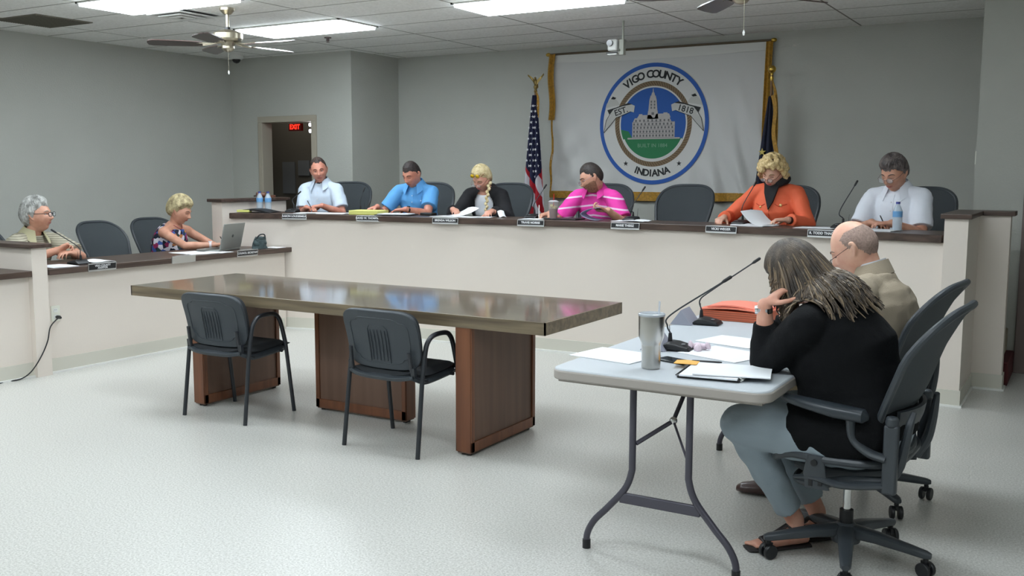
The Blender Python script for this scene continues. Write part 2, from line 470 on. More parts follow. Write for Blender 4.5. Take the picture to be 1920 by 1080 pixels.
for x, y in ((-3.79, 4.2), (-1.2, 4.6), (-6.32, 3.0), (-3.79, 1.9), (-1.2, 1.9), (-6.32, .6), (-3.79, -.8), (1.3, .6)):
    troffer(x, y, 'lit rectangular ceiling light outside the picture over the room')
# diffuser vent
t = thing('air_diffuser', 'square stepped ceiling air diffuser left of the fan rod', 'vent', (-6.66, 5.83, HC))
for k, (name, s, z, h) in enumerate((('outer_ring', .27, -.004, .012), ('ring', .20, -.02, .012), ('ring', .135, -.03, .012), ('ring', .075, -.036, .012))):
    mb = MB(); i_ = s-.04
    for q in ((-s, s, -s, -i_), (-s, s, i_, s), (-s, -i_, -i_, i_), (i_, s, -i_, i_)): mb.bx(*q, z-.006, z+.004)
    mb.build(name, white_p, t, bevel=.003)
MB().bx(-.26, .26, -.26, .26, -.003, .001).build('duct_opening', blackp, t)
t = thing('return_grille', 'flat grey-brown square ceiling grille at upper left', 'vent', (-8.04, 5.5, HC))
MB().bx(-.3, .3, -.275, .275, -.008, .001).build('frame', mat('grille_grey', (120, 116, 104), .8), t)
mb = MB()
for k in range(24): mb.bx(-.28, .28, -.26+k*.022, -.25+k*.022, -.013, -.008)
mb.build('louvres', mat('grille_louvre', (108, 104, 92), .8), t)
# sprinkler, dome camera
t = thing('sprinkler_head', 'small dark sprinkler head on the ceiling right of the second light', 'sprinkler', (-6.58, 7.56, HC))
MB().cyl((0, 0, -.004), .035, .008).build('escutcheon', mat('dark_bronze', (80, 66, 62), .4, .5), t)
mb = MB(); mb.cyl((0, 0, -.02), .009, .03); mb.tube([(-.016, 0, -.01), (-.018, 0, -.03), (0, 0, -.045)], .003, 6); mb.tube([(.016, 0, -.01), (.018, 0, -.03), (0, 0, -.045)], .003, 6); mb.cyl((0, 0, -.047), .018, .003)
mb.build('nozzle', mat('dark_bronze', (80, 66, 62), .4, .5), t)
t = thing('dome_camera', 'small white dome security camera above the doorway in the corner', 'camera', (-8.5, 8.2, HC))
MB().lathe([(.075, 0), (.078, -.03), (.062, -.045)], n=24).build('housing', white_p, t)
MB().ball((0, 0, -.045), (.048, .048, .045)).build('dark_dome', mat('smoked_dome', (18, 18, 20), .1), t)
# ceiling fans
def fan(loc, label, ang0):
    t = thing('ceiling_fan', label, 'ceiling fan', loc, 0, 'ceiling fans')
    MB().lathe([(.062, 0), (.06, -.02), (.03, -.05)]).build('canopy', nickel, t)
    MB().cyl((0, 0, -.10), .014, .17).build('downrod', nickel, t)
    MB().lathe([(.022, -.15), (.024, -.175)]).build('coupling', blackp, t)
    MB().lathe([(.03, -.17), (.07, -.18), (.108, -.195), (.118, -.205), (.118, -.245), (.105, -.262), (.06, -.272), (.05, -.30), (.052, -.305)], n=36).build('motor_housing', nickel, t)
    MB().lathe([(.05, -.30), (.052, -.32), (.036, -.34), (.012, -.348)], n=30).build('switch_cup', nickel, t)
    bl = mat('dark_walnut_blade', (66, 50, 46), .3, coat=.3)
    for k in range(5):
        a = R(ang0+72*k); M = Matrix.Rotation(a, 4, 'Z')
        mb = MB()
        pr = [(.20, .045), (.28, .058), (.45, .066), (.58, .066), (.615, .05), (.625, .0)]
        poly = [(x, y) for x, y in pr]+[(x, -y) for x, y in reversed(pr[:-1])]
        mb.prism(poly, 0, .007, lambda u, v, t_: (u, v*math.cos(R(12)), -.292+v*math.sin(R(12))+t_))
        me = mb.mesh('fan_blade', bl); me.transform(M); b1 = put('fan_blade', me, t)
        mb = MB(); mb.tube([(.06, 0, -.272), (.12, .015, -.285), (.2, .03, -.287), (.26, .0, -.284)], .006, 6, sub=4); mb.tube([(.06, 0, -.272), (.12, -.015, -.285), (.2, -.03, -.294), (.26, .0, -.284)], .006, 6, sub=4)
        me = mb.mesh('blade_bracket', nickel); me.transform(M); put('blade_bracket', me, t)
    mb = MB(); mb.tube([(.03, -.03, -.33), (.032, -.032, -.5)], .0012, 5)
    for k in range(30): mb.ball((.032, -.032, -.335-k*.0057), (.002,)*3, n=6)
    ch = mb.build('pull_chain', nickel, t)
    MB().lathe([(.003, 0), (.008, -.012), (.005, -.03)], (.032, -.032, -.5), 12).build('pull_knob', white_p, ch)
fan((-6.13, 5.83, HC), 'brushed nickel ceiling fan with dark blades, fully visible at upper left', 8)
fan((-1.82, 5.66, HC), 'brushed nickel ceiling fan cut by the top edge, above the seal banner', 57)
# exit sign and glowing boxes at the jamb, notices, corridor fill
t = thing('exit_sign', 'lit red exit sign seen through the doorway', 'sign', (-8.27, 8.9, 1.985))
MB().bx(-.10, .10, -.02, .02, 0, .09).build('sign_box', mat('sign_box_red', (70, 12, 10), .5, emit=(255, 30, 20), estr=.02), t, bevel=.004)
text_obj('lettering', 'EXIT', .078, mat('exit_letters', (255, 40, 25), .5, emit=(255, 40, 25), estr=2.5), t, basis((1, 0, 0), (0, 0, 1), (0, -1, 0), (0, -.021, .045)), .0015, .002)
mb = MB(); mb.bx(-.006, .006, -.006, .006, .1, HC-1.985)
mb.build('hanger', blackp, t)
t = thing('jamb_glow', 'pair of small bright glowing rectangles on the right door jamb beside the red exit sign', 'lamp', (-7.715, 8.56, 1.96))  # two small glowing boxes for the bright rectangles at the jamb
for z in (.072, .002):
    MB().box((0, 0, z), (.07, .03, .040)).build('glow_box', mat('glow_white', (250, 250, 255), .5, emit=(240, 240, 255), estr=6), t, bevel=.01)
MB().bx(.03, .08, -.02, .03, -.03, .11).build('back_plate', mat('navy_plate', (40, 40, 90), .5), t)
for k, (x, w_, h_, lb) in enumerate(((-9.33, .22, .42, 'dim pale sheet of notices on the corridor wall behind the doorway, left one'), (-9.06, .2, .2, 'dim small notice on the corridor wall, right of the larger sheet'))):
    o = MB().bx(-w_/2, w_/2, -.01, 0, -h_/2, h_/2).build('posted_notice', mat('dim_notice', (120, 124, 128), .7), loc=(x, 9.89, 1.42+k*.13))
    tag(o, lb, 'notice')
ld_ = bpy.data.lights.new('corridor_fill', 'POINT'); ld_.energy = 9; ld_.shadow_soft_size = .1; ld_.color = (1, .95, .85)  # unseen fill light, added to lift the corridor out of black
lo_ = bpy.data.objects.new('corridor_fill', ld_); COL.objects.link(lo_); lo_.location = (-8.9, 9.2, 2.6)
# outlets
def outlet(M, label):
    t = thing('wall_outlet', label, 'outlet', M.translation); Mi = Matrix.Translation(-M.translation) @ M
    me = MB().box((0, 0, .003), (.072, .118, .006)).mesh('cover_plate', ivory); me.transform(Mi); put('cover_plate', me, t, bevel=.002)
    for s in (-1, 1):
        mb = MB().box((0, s*.025, .0065), (.034, .03, .003)); me = mb.mesh('socket', white_p); me.transform(Mi); so = put('socket', me, t)
        mb = MB(); mb.box((-.006, s*.025+.003, .0082), (.002, .008, .001)); mb.box((.006, s*.025+.003, .0082), (.002, .008, .001))
        me = mb.mesh('slots', blackp); me.transform(Mi); put('slots', me, so)
outlet(basis((0, 1, 0), (0, 0, 1), (1, 0, 0), (-6.62, 4.50, .445)), 'ivory outlet on the side desk front with black plug in it')
th = -9.8; outlet(basis((math.cos(R(th)), -math.sin(R(th)), 0), (0, 0, 1), (-math.sin(R(th)), -math.cos(R(th)), 0), P(th, 9.819, .42)), 'ivory outlet on the dais front just above the wooden table')
t = thing('power_cord', 'black power cord plugged into the side desk outlet, running to the floor', 'cord', (-6.6, 4.5, 0))
MB().tube([(.0, 0, .42), (.03, 0, .42), (.05, -.004, .418)], [.013, .014, .008], 12).build('plug', blackp, t)
MB().tube([(.045, -.004, .418), (.07, -.05, .415), (.06, -.1, .36), (.05, -.12, .26), (.045, -.17, .16), (.03, -.24, .06), (.02, -.32, .012), (-.0, -.42, .006), (.02, -.6, .006), (.03, -.9, .006)], .0045, 8, sub=8).build('cable', blackp, t)
# light switch-like plate seen on right wall edge
o = MB().box((0, 0, 0), (.008, .06, .1)).build('wall_plate', ivory, loc=(-.795, 8.30, 1.62)); tag(o, 'tiny ivory plate on the wall corner at right, above the dais end', 'switch')

# ------------------------------------------------------------------ banner with the county seal
BY = 9.285; SX, SZ, SR = -3.852, 1.985, .578
bt = thing('county_banner', 'large white county banner with round courthouse seal on the back wall', 'banner', (SX, BY, 1.25))
def fold(x, z):
    """depth of the drape in front of the wall; flat where the seal is"""
    dx, dz = x-SX, z-SZ; r = math.hypot(dx, dz)
    k = min(1, max(0, (r-.58)/.3)); low = min(1, max(0, (2.55-z)/1.2))
    a = .028*math.sin((x*2.2+z*.9)*9+1.0)+.018*math.sin((x*1.4-z*1.6)*11)
    if x > SX: a = .040*math.sin((x*1.0+z*.42)*21)+.01*math.sin((x+z*.2)*47)
    return max(-.02, k*low*a)
LX, RX, TZ, BZ = -5.00, -2.72, 2.72, 1.30
def bfn(u, v, off=0, x0=LX, x1=RX, z0=BZ, z1=TZ):
    x = x0+(x1-x0)*u; z = z0+(z1-z0)*v
    lean = -.02*math.sin(PI*u)*(1-v)
    return (x-SX, -fold(x, z)-off+.0, z+lean-1.25)
cloth = mat('white_banner_cloth', (205, 205, 203), .85, bump=.05, bscale=250)
MB().sheet(lambda u, v: bfn(u, v), 110, 60, .003).build('cloth', cloth, bt)
MB().sheet(lambda u, v: bfn(u, v, .006, LX, RX, TZ-.075, TZ+.0), 60, 4, .004).build('pole_sleeve', mat('sleeve_cloth', (214, 214, 210), .8), bt)
MB().sheet(lambda u, v: bfn(u, v, .004, LX-.02, RX+.02, BZ-.065, BZ+.006), 120, 3, .008).build('bottom_fringe', gold, bt)
MB().sheet(lambda u, v: bfn(u, v, .004, LX-.012, LX+.010, BZ-.05, TZ-.02), 3, 60, .007).build('side_fringe', gold, bt)
MB().sheet(lambda u, v: (LX-.03+.075*u-SX+.012*math.sin(v*7), -.03-.012*math.sin(u*9), 2.05+v*.68-1.25), 8, 14, .006).build('side_fringe', gold, bt)
MB().sheet(lambda u, v: (RX-.0-.03*(1-v)+.055*u-SX, -.022-.012*math.sin(u*9+v*3), 1.26+v*1.46-1.25), 8, 30, .006).build('side_fringe', gold, bt)
mb = MB().tube([(LX-.04-SX, -.0, TZ+.012-1.25), (RX+.04-SX, -.0, TZ+.012-1.25)], .011, 12); mb.build('banner_pole', mat('dark_wood_pole', (92, 78, 58), .5), bt)
for x in (LX-.05, RX+.06): MB().ball((x-SX, 0, TZ+.012-1.25), (.03, .02, .02)).build('finial', brass, bt)
# seal, stacked thin layers of print/appliqué
def disc(r0, r1, off, name, m, sx=1, n=96, a0=0, a1=360):
    mb = MB(); vs = []; fs = []; k = n
    for i in range(k+1):
        a = R(a0+(a1-a0)*i/k)
        for r in (r0, r1): vs.append((r*math.cos(a)*sx, -off, SZ-1.25+r*math.sin(a)))
    for i in range(k): fs.append((2*i, 2*i+1, 2*i+3, 2*i+2))
    mb.add(vs, fs)
    o = mb.build(name, m, seal, smooth=False); return o
blue = mat('seal_blue', (38, 88, 168), .7); dkblue = mat('seal_sky_blue', (30, 84, 160), .7); green = mat('seal_green', (34, 116, 72), .7)
rope = mat('seal_rope', (126, 106, 80), .7); whitec = mat('seal_white', (208, 208, 205), .8); blk = mat('seal_black', (30, 32, 34), .7)
stone = mat('seal_stone', (176, 172, 170), .8)
seal = MB().prism([(.6*math.cos(2*PI*i/96), .6*math.sin(2*PI*i/96)) for i in range(96)], -.004, -.0065, lambda u, v, t: (u*.97, t, SZ-1.25+v)).build('seal', whitec, bt, smooth=False)
disc(.562, .602, .0075, 'blue_ring', blue, .97)
disc(.375, .425, .0075, 'rope_ring', rope, .97)
mb = MB()
for k in range(90):
    a = 2*PI*k/90
    mb.box((.4*math.cos(a)*.97, -.0085, SZ-1.25+.4*math.sin(a)), (.05, .002, .005), rot=(0, -a-R(35), 0))
mb.build('rope_strands', mat('rope_dark', (84, 66, 46), .7), seal)
disc(0, .36, .0075, 'sky', dkblue, .97)
mb = MB(); gp = [(.36*math.cos(R(a)), .36*math.sin(R(a))) for a in np.linspace(203, 337, 40)]
gp = [(-.334, -.02)]+gp+[(.28, -.145), (-.2, -.145), (-.29, -.05)]
gp = [(.36*math.cos(R(a)), .36*math.sin(R(a))) for a in np.linspace(188, 337, 44)]+[(.22, -.15), (-.22, -.145), (-.27, -.07)]
mb.prism(gp, -.0078, -.0086, lambda u, v, t: (u*.97, t, SZ-1.25+v)).build('lawn', green, seal, smooth=False)
disc(.345, .36, .0092, 'lower_white_edge', whitec, .97, 60, 205, 335)
# courthouse
mb = MB(); f = lambda u, v, t: (u, t, SZ-1.25+v)
def q(x0, x1, z0, z1, tp=1.0, t=-.0105): mb.prism([(x0, z0), (x1, z0), ((x0+x1)/2+(x1-x0)/2*tp, z1), ((x0+x1)/2-(x1-x0)/2*tp, z1)], -.0086, t, f)
q(-.27, .29, -.15, -.135); q(-.22, .235, -.137, .02); q(-.215, .2, .02, .06, .9); q(-.17, .0, .06, .09, .75); q(.02, .19, .06, .1, .8)
q(-.06, .06, .05, .13, .85); q(-.048, .048, .13, .24, .8); q(-.038, .038, .24, .28, .7); q(-.02, .02, .28, .31, .6); q(-.006, .006, .31, .35, .4)
q(-.16, -.10, .0, .1, .6, -.012); q(.10, .17, .0, .11, .6, -.012)
mb.build('courthouse', stone, seal, smooth=False)
mb = MB()
for zz, nn, x0, x1 in ((-.115, 13, -.2, .215), (-.075, 13, -.2, .215), (-.035, 12, -.2, .21), (.0, 11, -.2, .2), (.035, 9, -.18, .17)):
    for k in range(nn):
        x = x0+(x1-x0)*k/(nn-1); mb.bx(x-.008, x+.008, -.0128, -.0105, SZ-1.25+zz-.011, SZ-1.25+zz+.01)
for zz in (-.135, -.095, -.055, -.017, .02): mb.bx(-.215, .23, -.0112, -.0104, SZ-1.25+zz-.0015, SZ-1.25+zz+.0015)
mb.bx(-.014, .014, -.0112, -.0104, SZ-1.25+.09, SZ-1.25+.115)
for zz in (.15, .18, .21): mb.bx(-.025, -.01, -.0112, -.0104, SZ-1.25+zz, SZ-1.25+zz+.02); mb.bx(.01, .025, -.0112, -.0104, SZ-1.25+zz, SZ-1.25+zz+.02)
mb.build('windows', mat('seal_window_grey', (104, 104, 106), .8), seal, smooth=False)
# ribbons
def ribbon(sg, txt):
    mb = MB()
    body = [(.23, .19), (.40, .145), (.47, .10), (.455, .035), (.39, .085), (.25, .135), (.20, .13)]
    tail = [(.40, .145), (.51, .045), (.535, -.08), (.50, -.04), (.46, -.0), (.40, .07)]
    k = MB(); k.prism([(sg*u, v) for u, v in tail], -.0105, -.0120, f); k.prism([(sg*u, v) for u, v in [(.195, .185), (.23, .20), (.33, .185), (.43, .155), (.475, .10), (.42, .09), (.39, .075), (.24, .13), (.205, .12)]], -.0122, -.0135, f)
    rb = k.build('ribbon', mat('ribbon_white', (190, 190, 186), .8), seal, smooth=False)
    d = MB(); d.prism([(sg*u, v) for u, v in [(.22, .20), (.27, .215), (.40, .175), (.50, .15), (.475, .10), (.42, .15), (.33, .185)]], -.0100, -.0112, f)
    d.prism([(sg*u, v) for u, v in [(.40, .27), (.44, .285), (.46, .26), (.42, .255)]], -.0136, -.0146, f)
    for a_, b_ in (((.40, .07), (.46, -.0)), ((.46, -.0), (.50, -.04)), ((.50, -.04), (.535, -.08)), ((.51, .045), (.535, -.08)), ((.475, .1), (.51, .045)), ((.385, .073), (.24, .128))):
        d.tube([(sg*a_[0], -.0135, SZ-1.25+a_[1]), (sg*b_[0], -.0135, SZ-1.25+b_[1])], .0025, 5)
    d.build('ribbon_shadow_band', blk, seal, smooth=False)
    k = MB(); k.prism([(sg*u, v) for u, v in [(.385, .235), (.41, .262), (.47, .255), (.505, .215), (.52, .17), (.44, .185), (.36, .2)]], -.0125, -.0135, f)
    k.build('ribbon_fold', mat('ribbon_white', (190, 190, 186), .8), seal, smooth=False)
    a = R(-16)*sg
    text_obj('lettering', txt, .085, blk, seal, basis((math.cos(a), 0, math.sin(a)), (-math.sin(a), 0, math.cos(a)), (0, -1, 0), (sg*.345, -.0138, SZ-1.25+.133)), .0006, .0012)
ribbon(-1, 'EST.'); ribbon(1, '1818')
def arctext(txt, r, a_mid, step, size, up=1):
    out = MB(); n = len(txt); W = {'I': .55, ' ': .5, 'C': .95, 'O': 1.1, 'N': 1.1, 'G': 1.05, 'U': 1.05, 'D': 1.05, 'A': 1.05, 'V': 1.0, 'Y': 1.0, 'T': .95, '*': .9}
    ws = [W.get(c, 1) for c in txt]; tot = sum(ws); acc = 0
    for c, w_ in zip(txt, ws):
        pos = acc+w_/2-tot/2; acc += w_
        if c == ' ': continue
        a = R(a_mid-up*pos*step)
        o_ = (r*math.cos(a)*.97, -.0078, SZ-1.25+r*math.sin(a))
        ra = a-PI/2 if up > 0 else a+PI/2
        x = (math.cos(ra), 0, math.sin(ra)); y = (-math.sin(ra), 0, math.cos(ra))
        mesh_into(out, text_mesh(c, size, .0006, .0034), basis(x, y, (0, -1, 0), o_))
    out.build('lettering', blk, seal, smooth=False)
arctext('VIGO COUNTY', .49, 91, 7.6, .105)
arctext('INDIANA', .492, 270, 7.2, .095, -1)
text_obj('lettering', 'BUILT IN 1884', .052, mat('seal_pale_text', (120, 160, 135), .8), seal, basis((1, 0, 0), (0, 0, 1), (0, -1, 0), (0, -.0092, SZ-1.25-.215)), .0005)
def star_poly(r, rot=90, k=.4):
    return [((r if i % 2 == 0 else r*k)*math.cos(R(rot+36*i)), (r if i % 2 == 0 else r*k)*math.sin(R(rot+36*i))) for i in range(10)]
for a in (233, 307): MB().prism([(u+.492*math.cos(R(a))*.97, v+.492*math.sin(R(a))) for u, v in star_poly(.028)], -.0072, -.0084, f).build('star', blk, seal, smooth=False)

# ------------------------------------------------------------------ flags on poles
def drape(mb, xs, zt, zb, w_t, w_b, depth, nf, sway=0, th=.003, nz=60, ph=0):
    def fn(u, v):
        z = zt+(zb-zt)*v; w = w_t+(w_b-w_t)*min(1, v*1.15)**.8
        x = (u-.5)*w+sway*v
        y = -depth*(.35+.65*v)*abs(math.sin(u*PI*nf+ph+v*1.2))-.01-.02*math.sin(u*PI)
        return (x, y, z)
    return mb.sheet(fn, 48, nz, th), fn
ft = thing('us_flag', 'draped stars and stripes flag on a pole topped by a gilt eagle', 'flag', (-5.07, 9.05, PF))
usm = mat('us_flag_cloth', (170, 28, 40), .8); ns, L, b = nodes(usm)
(sx, sy, sz), oc = sep(ns, L)
s = nmath(ns, L, 'ADD', nmath(ns, L, 'MULTIPLY', sx, 7.5), nmath(ns, L, 'MULTIPLY', sz, 3.1))
fr = nmath(ns, L, 'FRACT', s); st_ = nmath(ns, L, 'GREATER_THAN', fr, .5)
c = nmix(ns, L, st_, lin((170, 26, 42)), lin((200, 198, 204)))
bd = nmath(ns, L, 'SUBTRACT', sz, nmath(ns, L, 'MULTIPLY', nmath(ns, L, 'ABSOLUTE', nmath(ns, L, 'SUBTRACT', sx, .02)), 1.9))
can = nmath(ns, L, 'GREATER_THAN', bd, 1.02)
L(nmix(ns, L, can, c, lin((26, 30, 62))), b.inputs['Base Color'])
mb, fn = drape(MB(), 0, 1.94, .38, .035, .30, .07, 3.2, sway=.015)
mb.build('flag_cloth', usm, ft)
cloth_o = [x for x in bpy.data.objects if x.parent == ft][0]
for j in range(15):
    v = .07+j*.036
    for i in range(5):
        u = (i+.5+(.5 if j % 2 else 0))/5
        if u > .97: continue
        x, y, z = fn(u, v)
        if z-abs(x-.02)*1.9 < 1.06 or abs(x) > .115: continue
        MB().prism([(x+p_, z+q_) for p_, q_ in star_poly(.016, 80+j*7)], y-.006, y-.004, lambda a_, b_, t_: (a_, t_, b_)).build('star', mat('star_white', (225, 225, 228), .7), cloth_o, smooth=False)
MB().tube([(0, 0, .05), (0, 0, 2.0)], .013, 12).build('pole', mat('pole_wood', (120, 84, 40), .4), ft)
MB().lathe([(.14, 0), (.14, .02), (.05, .05), (.02, .09)]).build('floor_stand', brass, ft)
mb = MB(); mb.lathe([(.013, 1.97), (.02, 1.98), (.012, 2.0), (.022, 2.02), (.022, 2.035), (.01, 2.05)]); mb.ball((0, 0, 2.075), (.018, .018, .035))
mb.ball((.0, -.012, 2.115), (.012, .014, .014)); mb.lathe([(.006, -.045), (.001, -.062)], (0, .02, 2.1), 8)
for sg in (-1, 1):
    mb.sheet(lambda u, v: (sg*(.01+.085*u), -.002+.012*math.sin(u*3), 2.085+.075*u**.7-(.05*(1-u*.7))*v+.006*math.sin(v*14)), 8, 6, .004)
mb.sheet(lambda u, v: ((u-.5)*.04, .012+.01*v, 2.07-.05*v), 4, 4, .004)
mb.build('eagle_finial', mat('old_brass', (150, 128, 78), .4, .8), ft)
mb = MB()
for k in range(4): mb.tube([(.016, -.012, 1.98), (.03+.006*k, -.02, 1.9), (.028+.008*k, -.03, 1.8-.03*k)], .005, 6, sub=4)
mb.build('gold_cord', gold, ft)
ft = thing('state_flag', 'draped dark blue state flag with gold star and fringe behind blond woman', 'flag', (-2.6, 9.05, PF))
mb, fn = drape(MB(), 0, 1.84, .38, .03, .26, .06, 2.3, sway=-.03); mb.build('flag_cloth', mat('navy_flag_cloth', (28, 32, 52), .8), ft)
def fr_fn(u, v):
    x, y, z = fn(1, v); return (x-.006+.035*u+.012*math.sin(v*20), y-.012, z+.02*u)
MB().sheet(fr_fn, 4, 60, .006).build('fringe', gold, ft)
x, y, z = fn(.35, .27)
MB().prism([(-.045+p_, 1.335+q_) for p_, q_ in star_poly(.036)], y-.045, y-.03, lambda a_, b_, t_: (a_, t_, b_)).build('gold_star', mat('gold_star_cloth', (200, 180, 90), .6), ft, smooth=False)
MB().tube([(0, 0, .05), (0, 0, 2.03)], .013, 12).build('pole', mat('pole_wood', (120, 84, 40), .4), ft)
MB().lathe([(.14, 0), (.14, .02), (.05, .05), (.02, .09)]).build('floor_stand', brass, ft)
mb = MB(); mb.lathe([(.012, 1.98), (.018, 2.0), (.01, 2.03), (.014, 2.05)]); mb.ball((0, 0, 2.085), (.036, .036, .036), n=24); mb.build('ball_finial', mat('brass', (0, 0, 0)), ft)
mb = MB()
for k in range(3): mb.tube([(.012, -.012, 1.98), (.035+.01*k, -.02, 1.85), (.05+.012*k, -.03, 1.6), (.055+.008*k, -.03, 1.35-.05*k)], .006, 6, sub=5)
mb.build('gold_cord', gold, ft)
# conference camera on ceiling bracket
t = thing('video_camera', 'small white video camera with black lens hanging before the banner', 'camera', (-3.70, 8.0, 2.52))
MB().bx(-.045, .045, -.04, .05, 0, .02).build('base_plate', white_p, t, bevel=.004)
MB().bx(-.05, .05, -.044, -.03, .012, .022).build('dark_slot', blackp, t)
MB().box((0, 0, .085), (.09, .09, .1)).build('camera_body', white_p, t, bevel=.015)
MB().cyl((-.012, -.055, .10), .027, .03, ax=1).build('lens', mat('lens_black', (10, 10, 12), .1), t)
mb = MB(); mb.bx(.06, .10, -.02, .03, -.0, .13); mb.bx(.055, .07, -.02, .02, .03, .05); mb.bx(.075, .09, 0, .015, .12, HC-2.52)
mb.build('ceiling_bracket', mat('bracket_grey', (168, 170, 160), .6), t)
# ------------------------------------------------------------------ office chair
def office_chair(label, loc, rz, arms=True):
    t = thing('office_chair', label, 'chair', loc, rz)
    # star base
    MB().lathe([(.055, .075), (.06, .10), (.045, .135), (.03, .15)], n=24).build('base_hub', graph, t)
    for k in range(5):
        a = R(90+72*k+18); c, s_ = math.cos(a), math.sin(a)
        secs = []
        for r, z, w, h in ((.03, .118, .034, .026), (.12, .112, .03, .022), (.22, .098, .024, .018), (.30, .086, .02, .015), (.318, .084, .012, .01)):
            secs.append((V(r*c, r*s_, z), V(-s_, c, 0)*w, V(0, 0, 1)*h))
        leg = MB().loft(secs, 14, power=3).build('base_leg', graph, t)
        ang = a+.6*((k*37) % 5-2)
        cc, ss = math.cos(ang), math.sin(ang); px, py = .30*c, .30*s_
        mb = MB(); mb.cyl((px, py, .062), .010, .04)
        for o_ in (-.017, .017):
            n0 = len(mb.v); mb.lathe([(.010, -.009), (.026, -.009), (.029, -.005), (.029, .005), (.026, .009), (.010, .009)], (0, 0, 0), 18, ax=0)
            for i in range(n0, len(mb.v)):
                x, y, z = mb.v[i]; x += o_; mb.v[i] = (px+x*cc-y*ss-.012*ss*0, py+x*ss+y*cc, z+.0295)
        mb.box((px, py, .052), (.012, .036, .02), rot=(0, 0, ang))
        mb.build('caster', blackp, t)
    MB().lathe([(.026, .14), (.026, .2)], n=20).build('column_sleeve', blackp, t)
    MB().lathe([(.015, .19), (.015, .34)], n=20).build('gas_column', chrome, t)
    # tilt mechanism under the seat
    mb = MB(); mb.loft([(V(0, -.16, .385), V(.07, 0, 0), V(0, 0, .03)), (V(0, -.05, .355), V(.10, 0, 0), V(0, 0, .05)), (V(0, .08, .36), V(.12, 0, 0), V(0, 0, .045)), (V(0, .17, .385), V(.13, 0, 0), V(0, 0, .022))], 18, power=3)
    mb.build('tilt_mechanism', graph, t)
    mb = MB(); mb.tube([(-.21, -.20, .40), (-.2, -.05, .375), (-.17, .08, .335), (-.10, .17, .325), (.10, .17, .325), (.17, .08, .335), (.2, -.05, .375), (.21, -.20, .40)], [.02, .02, .017, .014, .014, .017, .02, .02], 10, sub=5)
    mb.build('tilt_frame', graph, t)
    # seat
    def S(u, v):
        y = -.22+.46*v; w = .245+.012*math.sin(v*PI)
        return V(u*w, y, .455+.014*u*u-.012*math.sin(v*PI)-(.055*((v-.72)/.28)**2 if v > .72 else 0))
    pts = []
    for k in range(48):
        a = 2*PI*k/48; c, s_ = math.cos(a), math.sin(a); p = 2/4.5
        u = math.copysign(abs(c)**p, c); v = .5+.5*math.copysign(abs(s_)**p, s_); pts.append(S(u, v))
    MB().tube(pts, .0155, 10, flat=1, up=(0, 0, 1), closed=True).build('seat_frame', graph, t)
    def Sd(u, v):
        # square to disc-like mapping keeps the weave inside the frame
        U = 2*u-1; W = 2*v-1; k = max(abs(U), abs(W), 1e-6); r = (abs(U)**4.5+abs(W)**4.5)**(1/4.5); f_ = k/r if r > 1e-9 else 1
        return S(U*f_*.985, .5+.5*W*f_*.985)
    MB().sheet(Sd, 26, 26, .006).build('seat_mesh', meshl, t)
    # back
    def Bk(u, v):
        w = np.interp(v, [0, .12, .35, .7, .88, 1], [.185, .205, .235, .272, .275, .262])
        y = -.225-.06*v-.10*v*v-.06*max(0, v-.72)+.03*math.exp(-((v-.22)/.16)**2)+.07*u*u*(.5+.5*math.sin(v*PI))
        return V(u*w, y, .475+.555*v)
    pts = []
    for k in range(56):
        a = 2*PI*k/56; c, s_ = math.cos(a), math.sin(a); p = 2/3.6
        pts.append(Bk(math.copysign(abs(c)**p, c), .5+.5*math.copysign(abs(s_)**p, s_)))
    MB().tube(pts, .0145, 10, up=(0, 1, .2), closed=True).build('back_frame', graph, t)
    def Bd(u, v):
        U = 2*u-1; W = 2*v-1; k = max(abs(U), abs(W), 1e-6); r = (abs(U)**3.6+abs(W)**3.6)**(1/3.6); f_ = k/r if r > 1e-9 else 1
        return Bk(U*f_*.98, .5+.5*W*f_*.98)
    MB().sheet(Bd, 30, 34, .006).build('back_mesh', meshm, t)
    def Lp(u, v): return Bk((2*u-1)*.8, .17+.15*v)+V(0, -.03-.01*math.sin(v*PI), 0)
    MB().sheet(Lp, 14, 6, .014).build('lumbar_pad', graph, t)
    for sg in (-1, 1):
        mb = MB(); mb.tube([(sg*.21, -.2, .40), (sg*.222, -.235, .47), (sg*.222, -.252, .55), (sg*.21, -.262, .62), (sg*.19, -.27, .66)], [.02, .02, .017, .014, .010], 10, sub=5)
        mb.build('back_brace', graph, t)
    if arms:
        for sg in (-1, 1):
            mb = MB()
            mb.loft([(V(sg*.275, -.135, .640), V(.014, 0, 0), V(0, 0, .010)), (V(sg*.28, -.12, .645), V(.036, 0, 0), V(0, 0, .024)), (V(sg*.292, -.02, .655), V(.042, 0, 0), V(0, 0, .025)), (V(sg*.288, .09, .668), V(.038, 0, 0), V(0, 0, .019)), (V(sg*.27, .165, .675), V(.028, 0, 0), V(0, 0, .015)), (V(sg*.262, .185, .672), V(.01, 0, 0), V(0, 0, .006))], 18, power=2.6)
            pad = mb.build('arm_pad', graph_l, t)
            mb = MB()
            mb.box((sg*.268, -.215, .50), (.034, .05, .25)); mb.lathe([(.02, 0), (.024, .02), (.02, .04)], (sg*.268, -.215, .615), 16)
            mb.build('arm_post', graph, t, bevel=.008)
            mb = MB(); mb.tube([(sg*.272, -.20, .50), (sg*.276, -.14, .515), (sg*.28, -.085, .56), (sg*.283, -.075, .645)], [.026, .026, .022, .03], 12, sub=6, flat=.6)
            mb.build('arm_bracket', graph, t)
            mb = MB(); mb.loft([(V(sg*.262, .05, .47), V(.012, 0, 0), V(0, .03, 0)), (V(sg*.262, .05, .40), V(.012, 0, 0), V(0, .042, 0)), (V(sg*.258, .04, .345), V(.01, 0, 0), V(0, .045, 0))], 14, power=3)
            kn = mb.build('tilt_adjuster', graph, t)
